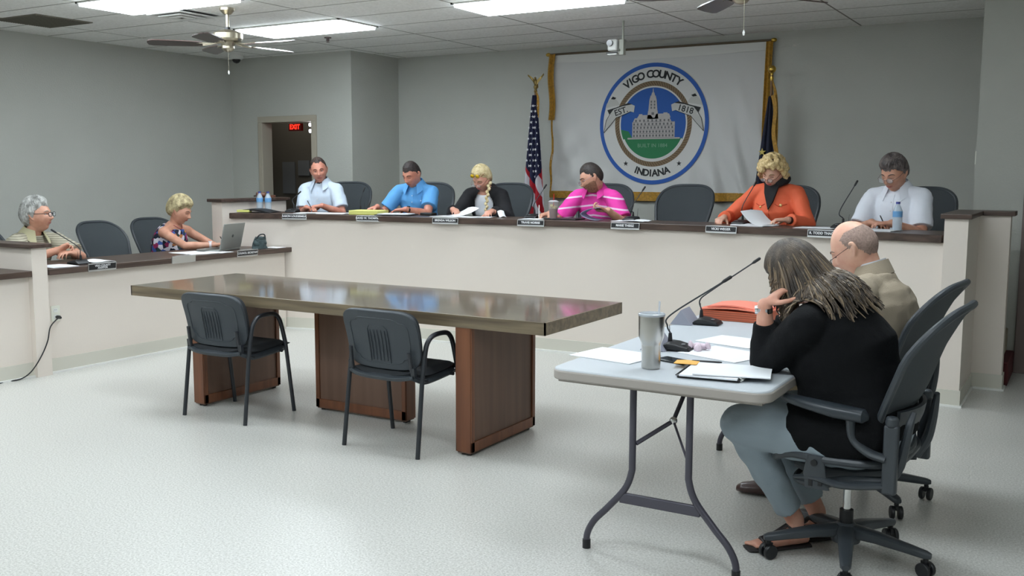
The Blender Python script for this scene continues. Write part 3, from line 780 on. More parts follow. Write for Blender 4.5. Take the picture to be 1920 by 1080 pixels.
            mb = MB(); mb.cyl((sg*.277, .05, .445), .012, .008, ax=0); mb.bx(sg*.272-.002, sg*.272+.002, .02, .034, .36, .385); mb.bx(sg*.272-.002, sg*.272+.002, .055, .069, .355, .38)
            mb.build('screw', blackp, kn)
            mb = MB(); mb.tube([(sg*.262, -.20, .40), (sg*.262, -.05, .375), (sg*.258, .05, .385), (sg*.24, .13, .37)], [.024, .022, .02, .014], 10, sub=5, flat=.6)
            mb.build('side_rail', graph, t)
    return t

# ------------------------------------------------------------------ stacking armchair
def stack_chair(label, loc, rz):
    t = thing('stacking_armchair', label, 'chair', loc, rz)
    for sg in (-1, 1):
        MB().tube([(sg*.255, -.215, 0), (sg*.25, -.165, .40), (sg*.25, -.155, .455)], .0125, 12, flat=1).build('leg', black_metal, t)
        MB().tube([(sg*.255, .21, 0), (sg*.25, .155, .42), (sg*.25, .15, .455)], .0125, 12).build('leg', black_metal, t)
        MB().tube([(sg*.25, -.155, .45), (sg*.25, -.135, .56), (sg*.25, -.11, .61), (sg*.25, -.06, .638), (sg*.25, .04, .64), (sg*.25, .085, .62), (sg*.25, .115, .57), (sg*.25, .15, .45)], .0135, 12, sub=4).build('armrest', black_metal, t)
    mb = MB()
    for y in (-.12, .12): mb.tube([(-.25, y, .40), (.25, y, .40)], .010, 8)
    for sg in (-1, 1): mb.tube([(sg*.21, -.15, .405), (sg*.21, .17, .405)], .010, 8)
    mb.build('seat_support', black_metal, t)
    def S(u, v, o=0): # cushion
        U = 2*u-1; W = 2*v-1; k = max(abs(U), abs(W), 1e-6); r = (abs(U)**5+abs(W)**5)**.2; f_ = k/r if r > 1e-9 else 1; U *= f_; W *= f_
        e = min(1, (1-max(abs(U), abs(W)))*6)
        return V(U*.225, .0+W*.215+.01, .425+.03*e**.5+.006*math.sin(W*3)-.02*max(0, W-.7)/.3)
    MB().sheet(S, 24, 24, .04).build('seat', charcoal_f, t, bevel=0)
    def SP(u, v):
        q = S(u, v); return V(q[0]*1.06, q[1]*1.05-.008, q[2]-.032+.02*max(0, .25-v)/.25)
    MB().sheet(SP, 20, 20, .022).build('seat_pan', charcoal, t, bevel=.003)
    def B(u, v, fwd=0):
        U = 2*u-1; W = 2*v-1; k = max(abs(U), abs(W), 1e-6); r = (abs(U)**5+abs(W)**5)**.2; f_ = k/r if r > 1e-9 else 1; U *= f_; W *= f_
        vv = .5+.5*W
        return V(U*(.238+.014*vv), -.17-.075*vv+.03*U*U+.012*math.sin(vv*PI)+fwd, .455+.325*vv)
    MB().sheet(lambda u, v: B(u, v), 22, 22, -.02).build('backrest_shell', charcoal, t, bevel=.004)
    MB().sheet(lambda u, v: B(.04+.92*u, .06+.9*v, .022), 20, 20, .022).build('backrest_cushion', charcoal_f, t)
    # moulded frame and ribs on the rear of the shell
    mb = MB(); ring = []
    for k in range(44):
        a = 2*PI*k/44; c, s_ = math.cos(a), math.sin(a); p = 2/6
        U = math.copysign(abs(c)**p, c)*.8; W = math.copysign(abs(s_)**p, s_)*.76
        ring.append(B(.5+U/2, .5+W/2-.02, -.0215))
    mb.tube(ring, .0035, 6, closed=True)
    for i in range(5):
        u = .40+.05*i; mb.tube([B(u, .14, -.0215), B(u, .66, -.0215)], .0028, 6)
    rg = [B(u, v, -.0215) for u, v in ((.36, .1), (.36, .68), (.40, .73), (.60, .73), (.64, .68), (.64, .1))]
    mb.tube(rg, .003, 6)
    mb.build('shell_ribs', charcoal, t)
    for sg in (-1, 1):
        mb = MB(); mb.tube([(sg*.205, -.10, .405), (sg*.205, -.165, .41), (sg*.205, -.19, .45), (sg*.20, -.21, .56)], .011, 8, sub=4)
        mb.box((sg*.215, -.19, .455), (.022, .02, .05), rot=(.1, 0, 0))
        mb.build('back_bracket', black_metal, t)
    return t
sc0 = stack_chair('black stacking armchair at the wooden table, left of the two', (-4.52, 4.305, 0), R(1))
dup(sc0, (-3.225, 4.285, 0), R(-1.5), 'black stacking armchair at the wooden table, right of the two')

# ------------------------------------------------------------------ conference table
t = thing('conference_table', 'long walnut laminate conference table on three panel legs in room centre', 'table', (-3.865, 4.70, 0))
MB().bx(-1.545, 1.545, -.455, .455, .70, .7555).build('tabletop', table_m, t, bevel=.002)
mb = MB(); mb.bx(-1.553, 1.553, -.463, -.455, .69, .755); mb.bx(-1.553, 1.553, .455, .463, .69, .755); mb.bx(-1.553, -1.545, -.463, .463, .69, .755); mb.bx(1.545, 1.553, -.463, .463, .69, .755)
mb.build('edge_band', table_e, t)
def panel(x0, x1, y0, y1):
    lg = MB().bx(x0+.004, x1-.004, y0+.004, y1-.004, .012, .70).build('panel_leg', panel_m, t)
    mb = MB(); w = .03
    if x1-x0 < .2:
        for x in (x0, x1):
            a, b = (x-.006, x+.004) if x == x0 else (x-.004, x+.006)
            mb.bx(a, b, y0, y0+w, .02, .70); mb.bx(a, b, y1-w, y1, .02, .70); mb.bx(a, b, y0, y1, .02, .075)
        mb.bx(x0, x1, y0-.004, y0+.004, .02, .70); mb.bx(x0, x1, y1-.004, y1+.004, .02, .70)
    else:
        for y in (y0, y1):
            a, b = (y-.006, y+.004) if y == y0 else (y-.004, y+.006)
            mb.bx(x0, x0+w, a, b, .02, .70); mb.bx(x1-w, x1, a, b, .02, .70); mb.bx(x0, x1, a, b, .02, .075)
        mb.bx(x0-.004, x0+.004, y0, y1, .02, .70); mb.bx(x1-.004, x1+.004, y0, y1, .02, .70)
    mb.build('trim_frame', panel_f, lg, bevel=.002)
    mb = MB()
    for x in (x0+.03, x1-.03):
        for y in (y0+.03, y1-.03): mb.cyl((x, y, .009), .014, .018)
    mb.build('glides', blackp, lg)
ox, oy = 3.865, -4.70
panel(-2.85+ox, -2.76+ox, 4.245+oy, 4.93+oy); panel(-4.17+ox, -3.465+ox, 4.62+oy, 4.71+oy); panel(-4.92+ox, -4.83+ox, 4.30+oy, 4.98+oy)

# ------------------------------------------------------------------ folding table
FX0, FX1, FY0, FY1, FZ = -1.80, -.93, 3.325, 5.155, .74
cx, cy = (FX0+FX1)/2, (FY0+FY1)/2
t = thing('folding_table', 'light grey plastic folding table with bowed steel legs, near right', 'table', (cx, cy, 0))
def rrect(w, d, r, n=8):
    out = []
    for sx_, sy_, a0 in ((1, 1, 0), (-1, 1, 90), (-1, -1, 180), (1, -1, 270)):
        for k in range(n+1):
            a = R(a0+90*k/n); out.append((sx_*(w-r)+r*math.cos(a), sy_*(d-r)+r*math.sin(a)))
    return out
w_, d_ = (FX1-FX0)/2, (FY1-FY0)/2
mb = MB(); mb.prism(rrect(w_-.004, d_-.004, .06), FZ-.02, FZ, lambda u, v, z: (u, v, z)); mb.build('tabletop', fold_m, t, bevel=.006)
mb = MB(); mb.prism(rrect(w_, d_, .065), FZ-.044, FZ-.006, lambda u, v, z: (u, v, z)); mb.build('rim', fold_e, t, bevel=.006)
MB().bx(-w_+.03, w_-.03, -d_+.03, d_-.03, FZ-.055, FZ-.04).build('underside_frame', fold_e, t)
for sg, nm in ((-1, 'front'), (1, 'back')):
    y = sg*(d_-.10); lf = None
    for sx_ in (-1, 1):
        X = lambda a: sx_*a
        lg = MB().tube([(X(.115), y, FZ-.05), (X(.115), y, .40), (X(.118), y, .34), (X(.145), y, .27), (X(.22), y, .18), (X(.275), y, .12), (X(.305), y, .06), (X(.308), y, .0)], .0135, 14, sub=5).build('leg', legm, t)
        MB().cyl((X(.308), y, .018), .0165, .036).build('foot_cap', blackp, lg)
    mb = MB(); mb.box((0, y, .235), (.33, .018, .042)); mb.build('crossbar', legm, t, bevel=.004)
    y2 = y-sg*.34; mb = MB()
    mb.tube([(-.10, y, .46), (.0, y-sg*.13, .535)], .009, 8); mb.tube([(0, y-sg*.13, .535), (.0, y2, FZ-.05)], .009, 8)
    mb.tube([(.0, y-sg*.13, .535), (.11, y, .42)], .005, 8)
    mb.build('folding_brace', legm, t)
    mb = MB(); mb.ball((0, y-sg*.13, .535), (.016, .016, .016)); mb.build('brace_hinge', chrome, t)

# ------------------------------------------------------------------ office chairs in place
oc = office_chair('grey mesh office chair in the foreground, holding the woman in black', (-.755, 3.845, 0), R(86))
oc2 = dup(oc, (-.86, 4.64, 0), R(84), 'grey mesh office chair behind the foreground one, holding the man in tan blazer')
for th, dr, lb in ((-17.3, 3, 'grey office chair behind the man in pale grey-blue polo at the dais left end'),
                   (-12.5, 8, 'grey office chair behind the man in bright blue polo'),
                   (-8.3, 0, 'grey office chair behind the woman in black cardigan'),
                   (-2.75, 10, 'grey office chair behind the man in pink striped polo'),
                   (1.08, 0, 'empty grey office chair at the dais, right of the pink polo man'),
                   (6.15, 8, 'grey office chair behind the woman in orange jacket'),
                   (11.75, 6, 'grey office chair behind the man in white polo')):
    dup(oc, P(th, 10.80, PF), PI-R(th)+R(dr), lb)
dup(oc, (-7.62, 5.92, 0), R(-84), 'empty grey office chair at the side desk between the two people')
dup(oc, (-7.76, 6.60, 0), R(-92), 'grey office chair behind the woman in patterned sleeveless top')
dup(oc, (-7.78, 4.78, 0), R(-88), 'grey office chair cut by the left photo edge, behind grey-haired man')

def swivel(o, deg):
    for ch in [x for x in bpy.data.objects if x.parent == o]:
        if ch.name.split('.')[0] in ('base_leg', 'caster', 'base_hub'): ch.rotation_euler = (0, 0, R(deg))
swivel(oc, 16); swivel(oc2, -24)

# ------------------------------------------------------------------ microphones
def mic(label, base, neck, rz, name='gooseneck_microphone'):
    """base point on the desk, neck: world points from the base to the tip"""
    t = thing(name, label, 'microphone', base, rz)
    c, s_ = math.cos(-rz), math.sin(-rz)
    loc_ = [V((p[0]-base[0])*c-(p[1]-base[1])*s_, (p[0]-base[0])*s_+(p[1]-base[1])*c, p[2]-base[2]) for p in neck]
    prof = [(-.07, .006, .05), (-.06, .018, .056), (0, .034, .06), (.03, .036, .06), (.05, .024, .056), (.065, .008, .05)]
    mb = MB(); mb.loft([(V(0, y, h/2), V(w, 0, 0), V(0, 0, h/2)) for y, h, w in prof], 16, power=4)
    mb.build('base', blackp, t)
    pts = [V(0, .03, .03), V(0, .03, .07)]+loc_
    MB().tube(pts[:2], [.011, .007], 10).build('neck_socket', blackp, t)
    e = pts[-1]; d = nrm(pts[-1]-pts[-2])
    MB().tube(pts[1:], .0036, 8, sub=8).build('gooseneck', black_metal, t)
    MB().tube([e, e+d*.012, e+d*.045, e+d*.05], [.004, .0075, .0075, .004], 10).build('capsule', blackp, t)
    MB().tube([(.035, .04, .03), (.037, .045, .1)], [.002, .001], 6).build('antenna', blackp, t)
    mb = MB(); mb.box((-.02, -.035, .028), (.02, .015, .004)); mb.build('talk_button', mat('grey_button', (120, 122, 126), .4), t)
    return t
def dmic(th, r, tipw, midw, lb):
    b_ = P(th, r, 1.106); mic(lb, b_, [midw, tipw], PI-R(th)+PI)
def off(b_, dx, dy, dz): return V(b_[0]+dx, b_[1]+dy, b_[2]+dz)
for th, r, mid, tip, lb in ((-18.3, 10.1, (-.03, .03, .12), (.02, .05, .17), 'black desk microphone beside the two water bottles'),
        (-14.55, 10.15, (.0, .02, .12), (.01, .05, .2), 'black desk microphone between the two men in blue polos'),
        (-4.55, 10.1, (.0, .02, .12), (.07, .06, .25), 'black desk microphone left of the iced tea cup'),
        (.60, 10.12, (-.02, .01, .09), (.06, .07, .24), 'black desk microphone by the elbow of the pink polo man'),
        (6.05, 10.08, (.0, .03, .14), (.06, .10, .29), 'black desk microphone in front of the woman in orange jacket'),
        (10.55, 10.06, (-.02, .02, .12), (.06, .09, .30), 'black desk microphone left of the man in white polo')):
    b_ = P(th, r, 1.106); mic(lb, b_, [off(b_, *mid), off(b_, *tip)], -R(th))
mic('black desk microphone in front of the grey-haired man at the side desk', (-6.74, 4.80, .786), [(-6.735, 4.80, .92), (-6.80, 4.67, 1.03)], R(-88))
mic('black gooseneck microphone by the salmon folder on the folding table', (-1.645, 4.72, .741), [(-1.685, 4.72, .86), (-1.63, 4.72, .91), (-1.42, 4.71, 1.06)], R(95))
mic('black gooseneck microphone just behind the steel tumbler', (-1.515, 3.965, .741), [(-1.56, 3.965, .84), (-1.545, 3.965, .89), (-1.33, 3.99, 1.04)], R(95))
for p_, lb, rz in (((-1.755, 4.70, .741), 'folded grey tent card left of the microphone near the salmon folder', 5), ((-1.60, 3.95, .741), 'folded grey tent card just left of the steel tumbler', 8)):
    o = MB().prism([(-.055, 0), (.055, 0), (.0, .075)], -.08, .08, lambda u, v, t_: (u, t_, v)).build('tent_card', mat('grey_card', (150, 152, 165), .6), loc=p_, smooth=False)
    o.rotation_euler = (0, 0, R(rz)); tag(o, lb, 'card')

# ------------------------------------------------------------------ name plates
def plate(M, txt, label, cat='name plate', h=.056, w=.25, two=None, back=False):
    t = thing('name_plate', label, cat, M.translation); Mi = Matrix.Translation(-M.translation) @ M
    me = MB().box((0, 0, 0), (w, h, .008)).mesh('holder', alu, smooth=False); me.transform(Mi); put('holder', me, t, bevel=.002)
    me = MB().box((0, h/2, -.016), (w*.6, .0025, .034)).mesh('clip', alu, smooth=False); me.transform(Mi); put('clip', me, t)
    if back:
        me = MB().box((0, 0, .0045), (w-.01, h-.01, .002)).mesh('insert', mat('blank_insert', (176, 172, 165), .5), smooth=False); me.transform(Mi); put('insert', me, t); return t
    me = MB().box((0, .004, .0045), (w-.012, h-.020, .003)).mesh('insert', mat('black_insert', (18, 18, 22), .4), smooth=False); me.transform(Mi); ins = put('insert', me, t)
    wt = mat('white_lettering', (225, 225, 228), .5)
    if two:
        for k, s_ in enumerate(two): text_obj('lettering', s_, .020, wt, ins, Mi @ Matrix.Translation((0, .012-.017*k, .0062)), .0004, .0006)
    else: text_obj('lettering', txt, .025, wt, ins, Mi @ Matrix.Translation((0, .004, .0062)), .0004, .0008)
    return t
for x, y, txt, lb in ((-6.32, 6.74, 'AARON LOUDERMILK', 'name plate at the far left of the dais edge, below the pale polo man'),
                      (-5.593, 6.934, 'DAVID W. THOMPSON', 'name plate on the dais edge below the yellow legal pad'),
                      (-4.847, 7.076, 'BRENDA WILSON', 'name plate on the dais edge, left below the woman in black cardigan'),
                      (-4.04, 7.162, 'TRAVIS NORRIS', 'name plate on the dais edge, left of the iced tea cup'),
                      (-3.188, 7.182, 'MARIE THEISZ', 'name plate on the dais edge, right below the pink polo man'),
                      (-2.383, 7.132, 'VICKI WEGER', 'name plate on the dais edge, left below the woman in orange'),
                      (-1.597, 7.018, 'R. TODD THACKER', 'name plate on the dais edge, partly behind the bald man')):
    th = math.degrees(math.atan2(x-CX, y-CY)); a = R(th)
    X = V(math.cos(a), -math.sin(a), 0); Z = nrm(V(-math.sin(a), -math.cos(a), .12)); Y = np.cross(Z, X)
    plate(basis(X, Y, Z, P(th, 9.772, 1.078)), txt, lb)
for y, txt, two, lb, bk in ((4.875, '', ('VIGO COUNTY', 'AUDITOR'), 'two-line name plate on the side desk below the microphone', False),
                            (5.665, '', None, 'blank silver name plate turned backwards on the side desk edge', True),
                            (6.39, 'COUNCIL SECRETARY', None, 'name plate on the side desk edge below the laptop', False)):
    plate(basis((0, 1, 0), nrm(V(.1, 0, 1)), nrm(V(1, 0, -.1)), (-6.556, y, .768)), txt, lb, two=two, back=bk, h=.062)

# ------------------------------------------------------------------ papers and desk things
def sheet_paper(name, label, x, y, z, rz, w=.216, h=.28, th=.002, m=paper, curl=.004, cat='paper', group=None, seed=0):
    def fn(u, v): return ((u-.5)*w, (v-.5)*h, th+curl*(math.sin(u*4+seed)*math.sin(v*3+seed*.7))**2)
    o = MB().sheet(fn, 10, 12, th).build(name, m, loc=(x, y, z)); o.rotation_euler = (0, 0, R(rz)); return tag(o, label, cat, group)
def dp(th, r, z=1.106): return P(th, r, z)
def dpap(ang, r, rz, label, k=0, **kw):
    p_ = dp(ang, r); return sheet_paper("paper_sheet", label, p_[0], p_[1], p_[2]+k*.004, -ang+rz, seed=ang, **kw)
dpap(-16.9, 9.98, 85, 'left of two white sheets before the pale polo man')
dpap(-15.6, 9.98, 93, 'right of two white sheets before the pale polo man')
dpap(-8.85, 9.97, 78, 'white sheet under the right hand of the woman in cardigan', th=.004)
dpap(-7.3, 9.98, 95, 'white sheets under the left hand of the woman in cardigan')
dpap(-4.0, 9.90, 80, 'white sheet under the iced tea cup', w=.16, h=.2)
dpap(.9, 10.0, 95, 'white sheet on the dais before the empty chair', curl=.012)
dpap(7.0, 9.95, 80, 'white sheets before the woman in orange jacket', th=.006)
dpap(9.7, 9.98, 95, 'white sheet left of the microphone by the white polo man')
dpap(12.2, 9.98, 90, 'white open notebook under the arm of the white polo man', th=.006)
def curled(th, r, z, rz, label, w=.2, h=.26, lift=.09, m=paper):
    p_ = P(th, r, 1.108)
    def fn(u, v): return ((u-.5)*w, (v-.5)*h*(1-.1*lift), lift*(v**2)+.01*math.sin(u*3))
    o = MB().sheet(fn, 10, 14, .0015).build('paper_sheet', m, loc=p_); o.rotation_euler = (0, 0, -R(th)+R(rz)); return tag(o, label, 'paper')
curled(-8.6, 10.13, 0, -35, 'white page lifted in the right hand of the woman in cardigan', lift=.07)
curled(-6.2, 10.08, 0, 40, 'pink-white slip held by the left hand of the woman in cardigan', w=.06, h=.10, lift=.05)
curled(6.9, 10.10, 0, 60, 'white page lifted by the hand of the woman in orange jacket', lift=.10, h=.24)
# curled stack held by the man in pink
p_ = P(-1.35, 10.0, 1.11)
def cfn(u, v):
    a = v*2.6; r = .055
    if v < .5: return (-.02+.13*(v/.5), (u-.5)*.2, .0+.003*math.sin(u*5))
    a = (v-.5)/.5*PI*1.02; return (-.02-.0+.13*1-(.13)+.0-.055*math.sin(a)*1.0+(.10*(v-.5)/.5), (u-.5)*.2, .05-.05*math.cos(a))
def cfn(u, v):
    # page folded back on itself
    a = PI*v; return (-.09*math.sin(a)+.05-.12*(abs(v-.5)*-2+1)*0+.12*(v-.5)*(v > .5)+.10*(.5-v)*(v < .5)*2*.6, (u-.5)*.2, .045-.045*math.cos(a)+.01*v)
o = MB().sheet(cfn, 10, 24, .0018).build('folded_pages', paper2, loc=p_); o.rotation_euler = (0, 0, R(12)); tag(o, 'white pages folded back in the hand of the pink polo man', 'paper')
# legal pad, notebooks, portfolios
p_ = dp(-13.55, 9.98); o = MB().box((0, 0, .02), (.22, .30, .04)).build('legal_pad', legal, loc=p_, bevel=.003); o.rotation_euler = (0, 0, R(100)); tag(o, 'thick yellow legal pad on the dais before the blue polo man', 'notepad')
def portfolio(th, r, rz, label, pages=True, pm=paper, w=.26, d=.34):
    p_ = dp(th, r); t = thing('portfolio', label, 'folder', p_, -R(th)+R(rz))
    MB().box((0, 0, .005), (d, w, .010)).build('cover', leather, t, bevel=.003)
    if pages: MB().box((0, -.01, .0135), (d-.05, w-.05, .006)).build('pages', pm, t)
    return t
portfolio(-11.9, 9.97, 6, 'open black portfolio with white pages before the blue polo man')
portfolio(-2.6, 10.0, 0, 'black portfolio on the dais left of the folded pages', pages=False, w=.2, d=.3)
p_ = dp(-20.2, 9.98); t = thing('portfolio', 'black zipped portfolio with yellow pad at the dais left end', 'folder', p_, R(18))
mb = MB(); mb.sheet(lambda u, v: ((u-.5)*.34+.05, (v-.5)*.24, .02+.014*math.sin(u*PI)*1.0+.006*math.sin(v*PI)-.016*max(0, u-.5)*2), 14, 10, .016); mb.build('cover', leather, t)
MB().box((-.06, -.10, .016), (.13, .06, .022)).build('yellow_pad', legal, t, bevel=.002)
o = MB().box((0, 0, .012), (.13, .09, .024)).build('wallet', leather, loc=dp(-10.45, 10.12), bevel=.006); tag(o, 'small dark pouch by the elbow of the blue polo man', 'pouch')
# pens
def pen(label, a, b_, m=blackp, r=.0042):
    t = thing('pen', label, 'pen', tuple(a)); d = V(*b_)-V(*a)
    MB().tube([(0, 0, 0), d*.06, d*.9, d], [.001, r, r, r*.7], 8).build('barrel', m, t); return t
# bottles
def bottle(loc, label, h=.20):
    t = thing('water_bottle', label, 'bottle', loc)
    MB().lathe([(.028, 0), (.032, .008), (.031, .04), (.032, .06), (.031, .09), (.032, .12), (.030, .14), (.018, .168), (.0125, .178), (.0125, .186)], n=24).build('body', bottle_m, t)
    MB().lathe([(.0325, .095), (.0325, .135)], n=24).build('label_band', label_m, t)
    MB().cyl((0, 0, .192), .0145, .014, 16).build('cap', mat('blue_cap', (60, 70, 150), .4) if h < .21 else white_p, t)
    return t
b0 = bottle(P(-20.35, 10.16, 1.106), 'clear water bottle at the dais left end, left of the pair')
b1 = dup(b0, P(-19.82, 10.14, 1.106), label='clear water bottle at the dais left end, right of the pair')
dup(b0, P(12.85, 10.05, 1.106), label='clear water bottle before the man in white polo')
# iced tea
t = thing('iced_tea_cup', 'clear cup of iced tea with lemon and red straw on the dais', 'cup', P(-3.0, 9.93, 1.112))
MB().lathe([(.030, 0), (.036, .06), (.040, .10), (.043, .138), (.045, .142), (.043, .145)], n=28).build('cup', mat('clear_cup', (210, 200, 200), .08, alpha=.35), t)
MB().lathe([(.028, .003), (.034, .055), (.036, .085)], n=28).build('iced_tea', mat('iced_tea', (96, 48, 46), .15), t)
mb = MB(); random.seed(3)
for k in range(9):
    a = k*2.1; r = .018 if k else 0; mb.box((r*math.cos(a), r*math.sin(a), .096+.006*(k % 3)), (.019, .019, .019), rot=(k, k*2, k))
mb.build('ice_and_lemon', mat('pale_lemon_ice', (226, 216, 150), .3), t)
MB().lathe([(.045, .140), (.046, .146), (.03, .155), (.028, .150)], n=28).build('lid', mat('clear_lid', (225, 225, 230), .1, alpha=.45), t)
MB().tube([(.0, 0, .02), (.004, 0, .21)], .0034, 8).build('straw', red_p, t)
# gavel on the left half wall
t = thing('gavel', 'brown wooden gavel resting on the cap of the left half wall', 'gavel', (-7.34, 7.36, 1.236), R(60))
MB().lathe([(.024, -.045), (.028, -.035), (.022, -.02), (.024, 0), (.022, .02), (.028, .035), (.024, .045)], (0, 0, .029), 20, ax=0).build('head', mat('gavel_wood', (104, 66, 50), .4), t)
MB().tube([(0, .02, .029), (0, .12, .02), (0, .24, .012)], [.007, .008, .01], 10).build('handle', mat('gavel_wood_dark', (70, 42, 36), .4), t)
MB().cyl((.11, .03, .012), .05, .024).build('sound_block', mat('gavel_wood', (104, 66, 50), .4), t)

# ---- side desk things
sheet_paper('paper_sheet', 'white sheet before the folded arms of the grey-haired man', -6.72, 4.60, .786, 88, w=.21, h=.26)
sheet_paper('paper_sheet', 'white sheet just right of the side desk microphone', -6.83, 5.02, .786, 80, w=.2, h=.26, curl=.008, seed=2)
o = sheet_paper('paper_sheet', 'pale open sheets spread left under the writing arm of the secretary', -6.80, 5.98, .786, 80, w=.26, h=.36, seed=1)
sheet_paper('paper_sheet', 'white sheet beside the laptop corner on the side desk', -6.70, 6.17, .786, 95, w=.16, h=.24, curl=.002, seed=3)
sheet_paper('paper_sheet', 'white sheet under the writing hand of the secretary', -7.0, 6.5, .786, 84, w=.2, h=.28, curl=.002, seed=3)
sheet_paper('paper_sheet', 'white sheet at the right end of the side desk', -6.66, 6.84, .786, 95, w=.14, h=.16, curl=.002, seed=5)
t = thing('laptop', 'silver laptop seen from behind on the side desk', 'laptop', (-6.76, 6.37, .786), R(-76))
silver = mat('laptop_silver', (150, 152, 148), .4, .35)
MB().box((0, -.115, .009), (.34, .235, .016)).build('keyboard_base', silver, t, bevel=.004)
MB().box((0, -.10, .0178), (.29, .11, .002)).build('keys', blackp, t)
M = Matrix.Translation((0, .005, .018)) @ Matrix.Rotation(R(-14), 4, 'X')
me = MB().box((0, 0, .118), (.34, .008, .236)).mesh('screen_lid', silver); me.transform(M); sl = put('screen_lid', me, t, bevel=.003)
me = MB().box((0, -.0045, .118), (.32, .001, .21)).mesh('display', mat('display_dark', (40, 44, 52), .2)); me.transform(M); put('display', me, sl)
me = MB().lathe([(.001, .004), (.014, .004), (.014, .0052)], (0, 0, .12), 20, ax=1).mesh('round_emblem', mat('emblem_grey', (96, 98, 98), .3, .6)); me.transform(M); put('round_emblem', me, sl)
t = thing('soft_bag', 'small dark grey-green soft pouch behind the laptop', 'bag', (-6.68, 6.67, .786))
def bag(u, v):
    a = u*2*PI; h = v; r = 1-.35*h+.12*math.sin(3*a+h*5)
    return (.05*math.cos(a)*r, .085*math.sin(a)*r, .105*h+.012*math.sin(2*a)*h)
mb = MB(); mb.sheet(bag, 28, 12, 0); mb.ball((0, 0, .095), (.035, .06, .02)); mb.ball((0, 0, .05), (.045, .08, .05)); mb.build('pouch', mat('teal_grey_cloth', (62, 76, 78), .85, bump=.3, bscale=60, var=.35, vscale=22), t)
MB().tube([(.01, -.06, .09), (.03, -.03, .13), (.03, .03, .13), (.01, .06, .09)], .006, 8, sub=5).build('strap', mat('dark_strap', (36, 42, 44), .8), t)

# ---- things on the folding table
Z = FZ+.001
sheet_paper('paper_sheet', 'white sheets left of the steel tumbler', -1.68, 3.69, Z, 80, w=.24, h=.30, th=.003, curl=.001)
sheet_paper('paper_sheet', 'white sheet in the middle of the folding table before the blazer man', -1.36, 4.28, Z, 75, w=.22, h=.28)
sheet_paper('paper_sheet', 'white printed sheet beside the elbow of the woman in black', -1.30, 3.96, Z, 70, w=.25, h=.30, curl=.002)
t = thing('document_stack', 'white papers on a black comb-bound booklet near the table corner', 'booklet', (-1.20, 3.56, Z), R(97))
MB().box((0, 0, .004), (.28, .23, .008)).build('black_cover', ink, t)
MB().box((-.012, .0, .0115), (.27, .215, .006)).build('pages', paper, t)
mb = MB()
for k in range(19):
    y = -.13+.0145*k; mb.tube([(y, .11+.004, .002), (y, .124, .008), (y, .112, .015)], .0022, 6)
mb2 = MB()
for k in range(19):
    y = -.125+.014*k; mb2.tube([(y, -.11, .002), (y, -.125, .007), (y, -.112, .016)], .002, 6, sub=2)
mb2.build('comb_binding', white_p, t); mb.build('comb_binding', blackp, t)
o = sheet_paper('loose_papers', 'white loose papers lying on the comb-bound booklet', -1.13, 3.55, Z+.017, 104, w=.22, h=.28, curl=.004, th=.004)
o = sheet_paper('sticky_note', 'pale orange notes at the left corner of the booklet', -1.34, 3.62, Z+.017, 100, w=.07, h=.09, m=orange_pad, curl=.004, cat='note')
o = MB().box((0, 0, .004), (.075, .15, .008)).build('mobile_phone', mat('phone_black', (24, 30, 32), .2), loc=(-1.42, 3.70, Z), bevel=.004); o.rotation_euler = (0, 0, R(70)); tag(o, 'dark mobile phone lying right of the steel tumbler', 'phone')
pen('dark pen lying between the phone and the printed sheet', (-1.36, 3.72, Z+.006), (-1.24, 3.75, Z+.006))
mb = MB(); random.seed(5)
for k in range(9): mb.ball((random.uniform(-.04, .04), random.uniform(-.03, .03), .012+random.random()*.012), (.02, .012, .01), rot=Euler((k, k, k)).to_matrix(), n=8)
o = mb.build('crumpled_tissue', mat('tissue_pink_white', (224, 206, 216), .9), loc=(-1.42, 3.98, Z)); tag(o, 'crumpled pinkish tissue behind the steel tumbler', 'tissue')
t = thing('tumbler', 'stainless steel tumbler with clear lid and straw on the folding table', 'cup', (-1.452, 3.525, Z))
MB().lathe([(.034, 0), (.037, .004), (.038, .09), (.040, .10), (.0495, .125), (.051, .205), (.051, .212)], n=40).build('cup_body', steel, t)
MB().lathe([(.0505, .206), (.0525, .209), (.0525, .215), (.047, .218), (.044, .213)], n=40).build('clear_lid', mat('lid_clear', (205, 212, 220), .08, alpha=.6), t)
MB().tube([(.015, .02, .1), (.02, .03, .262)], .004, 10).build('clear_straw', mat('clear_straw', (210, 218, 228), .2, alpha=.5), t)
t = thing('expanding_folder', 'salmon expanding folder full of files at the far end of the folding table', 'folder', (-1.56, 4.99, Z), R(-1))
def fold_box(mb, z0, z1, w, d, sk=0): mb.prism([(-w, -d), (w, -d), (w, d), (-w, d)], z0, z1, lambda u, v, z: (u+sk*z, v, z)); return mb
fold_box(MB(), 0, .05, .17, .12).build('pleated_body', mat('folder_orange', (208, 112, 80), .7), t, bevel=.004)
MB().sheet(lambda u, v: ((u-.5)*.35, (v-.5)*.25, .056+.012*math.sin(u*PI)+.003*math.sin(v*6)), 14, 8, .006).build('flap', folder_m, t)
MB().sheet(lambda u, v: ((u-.5)*.30+.01, (v-.5)*.22, .070+.012*math.sin(u*PI*1.2)), 14, 8, .008).build('files', mat('folder_pink', (236, 140, 120), .7), t)
mb = MB()
for k in range(4): mb.bx(-.172, .172, -.123, -.119, .008+k*.011, .010+k*.011)
mb.build('pleat_lines', mat('folder_shadow_brown', (140, 74, 56), .8), t)
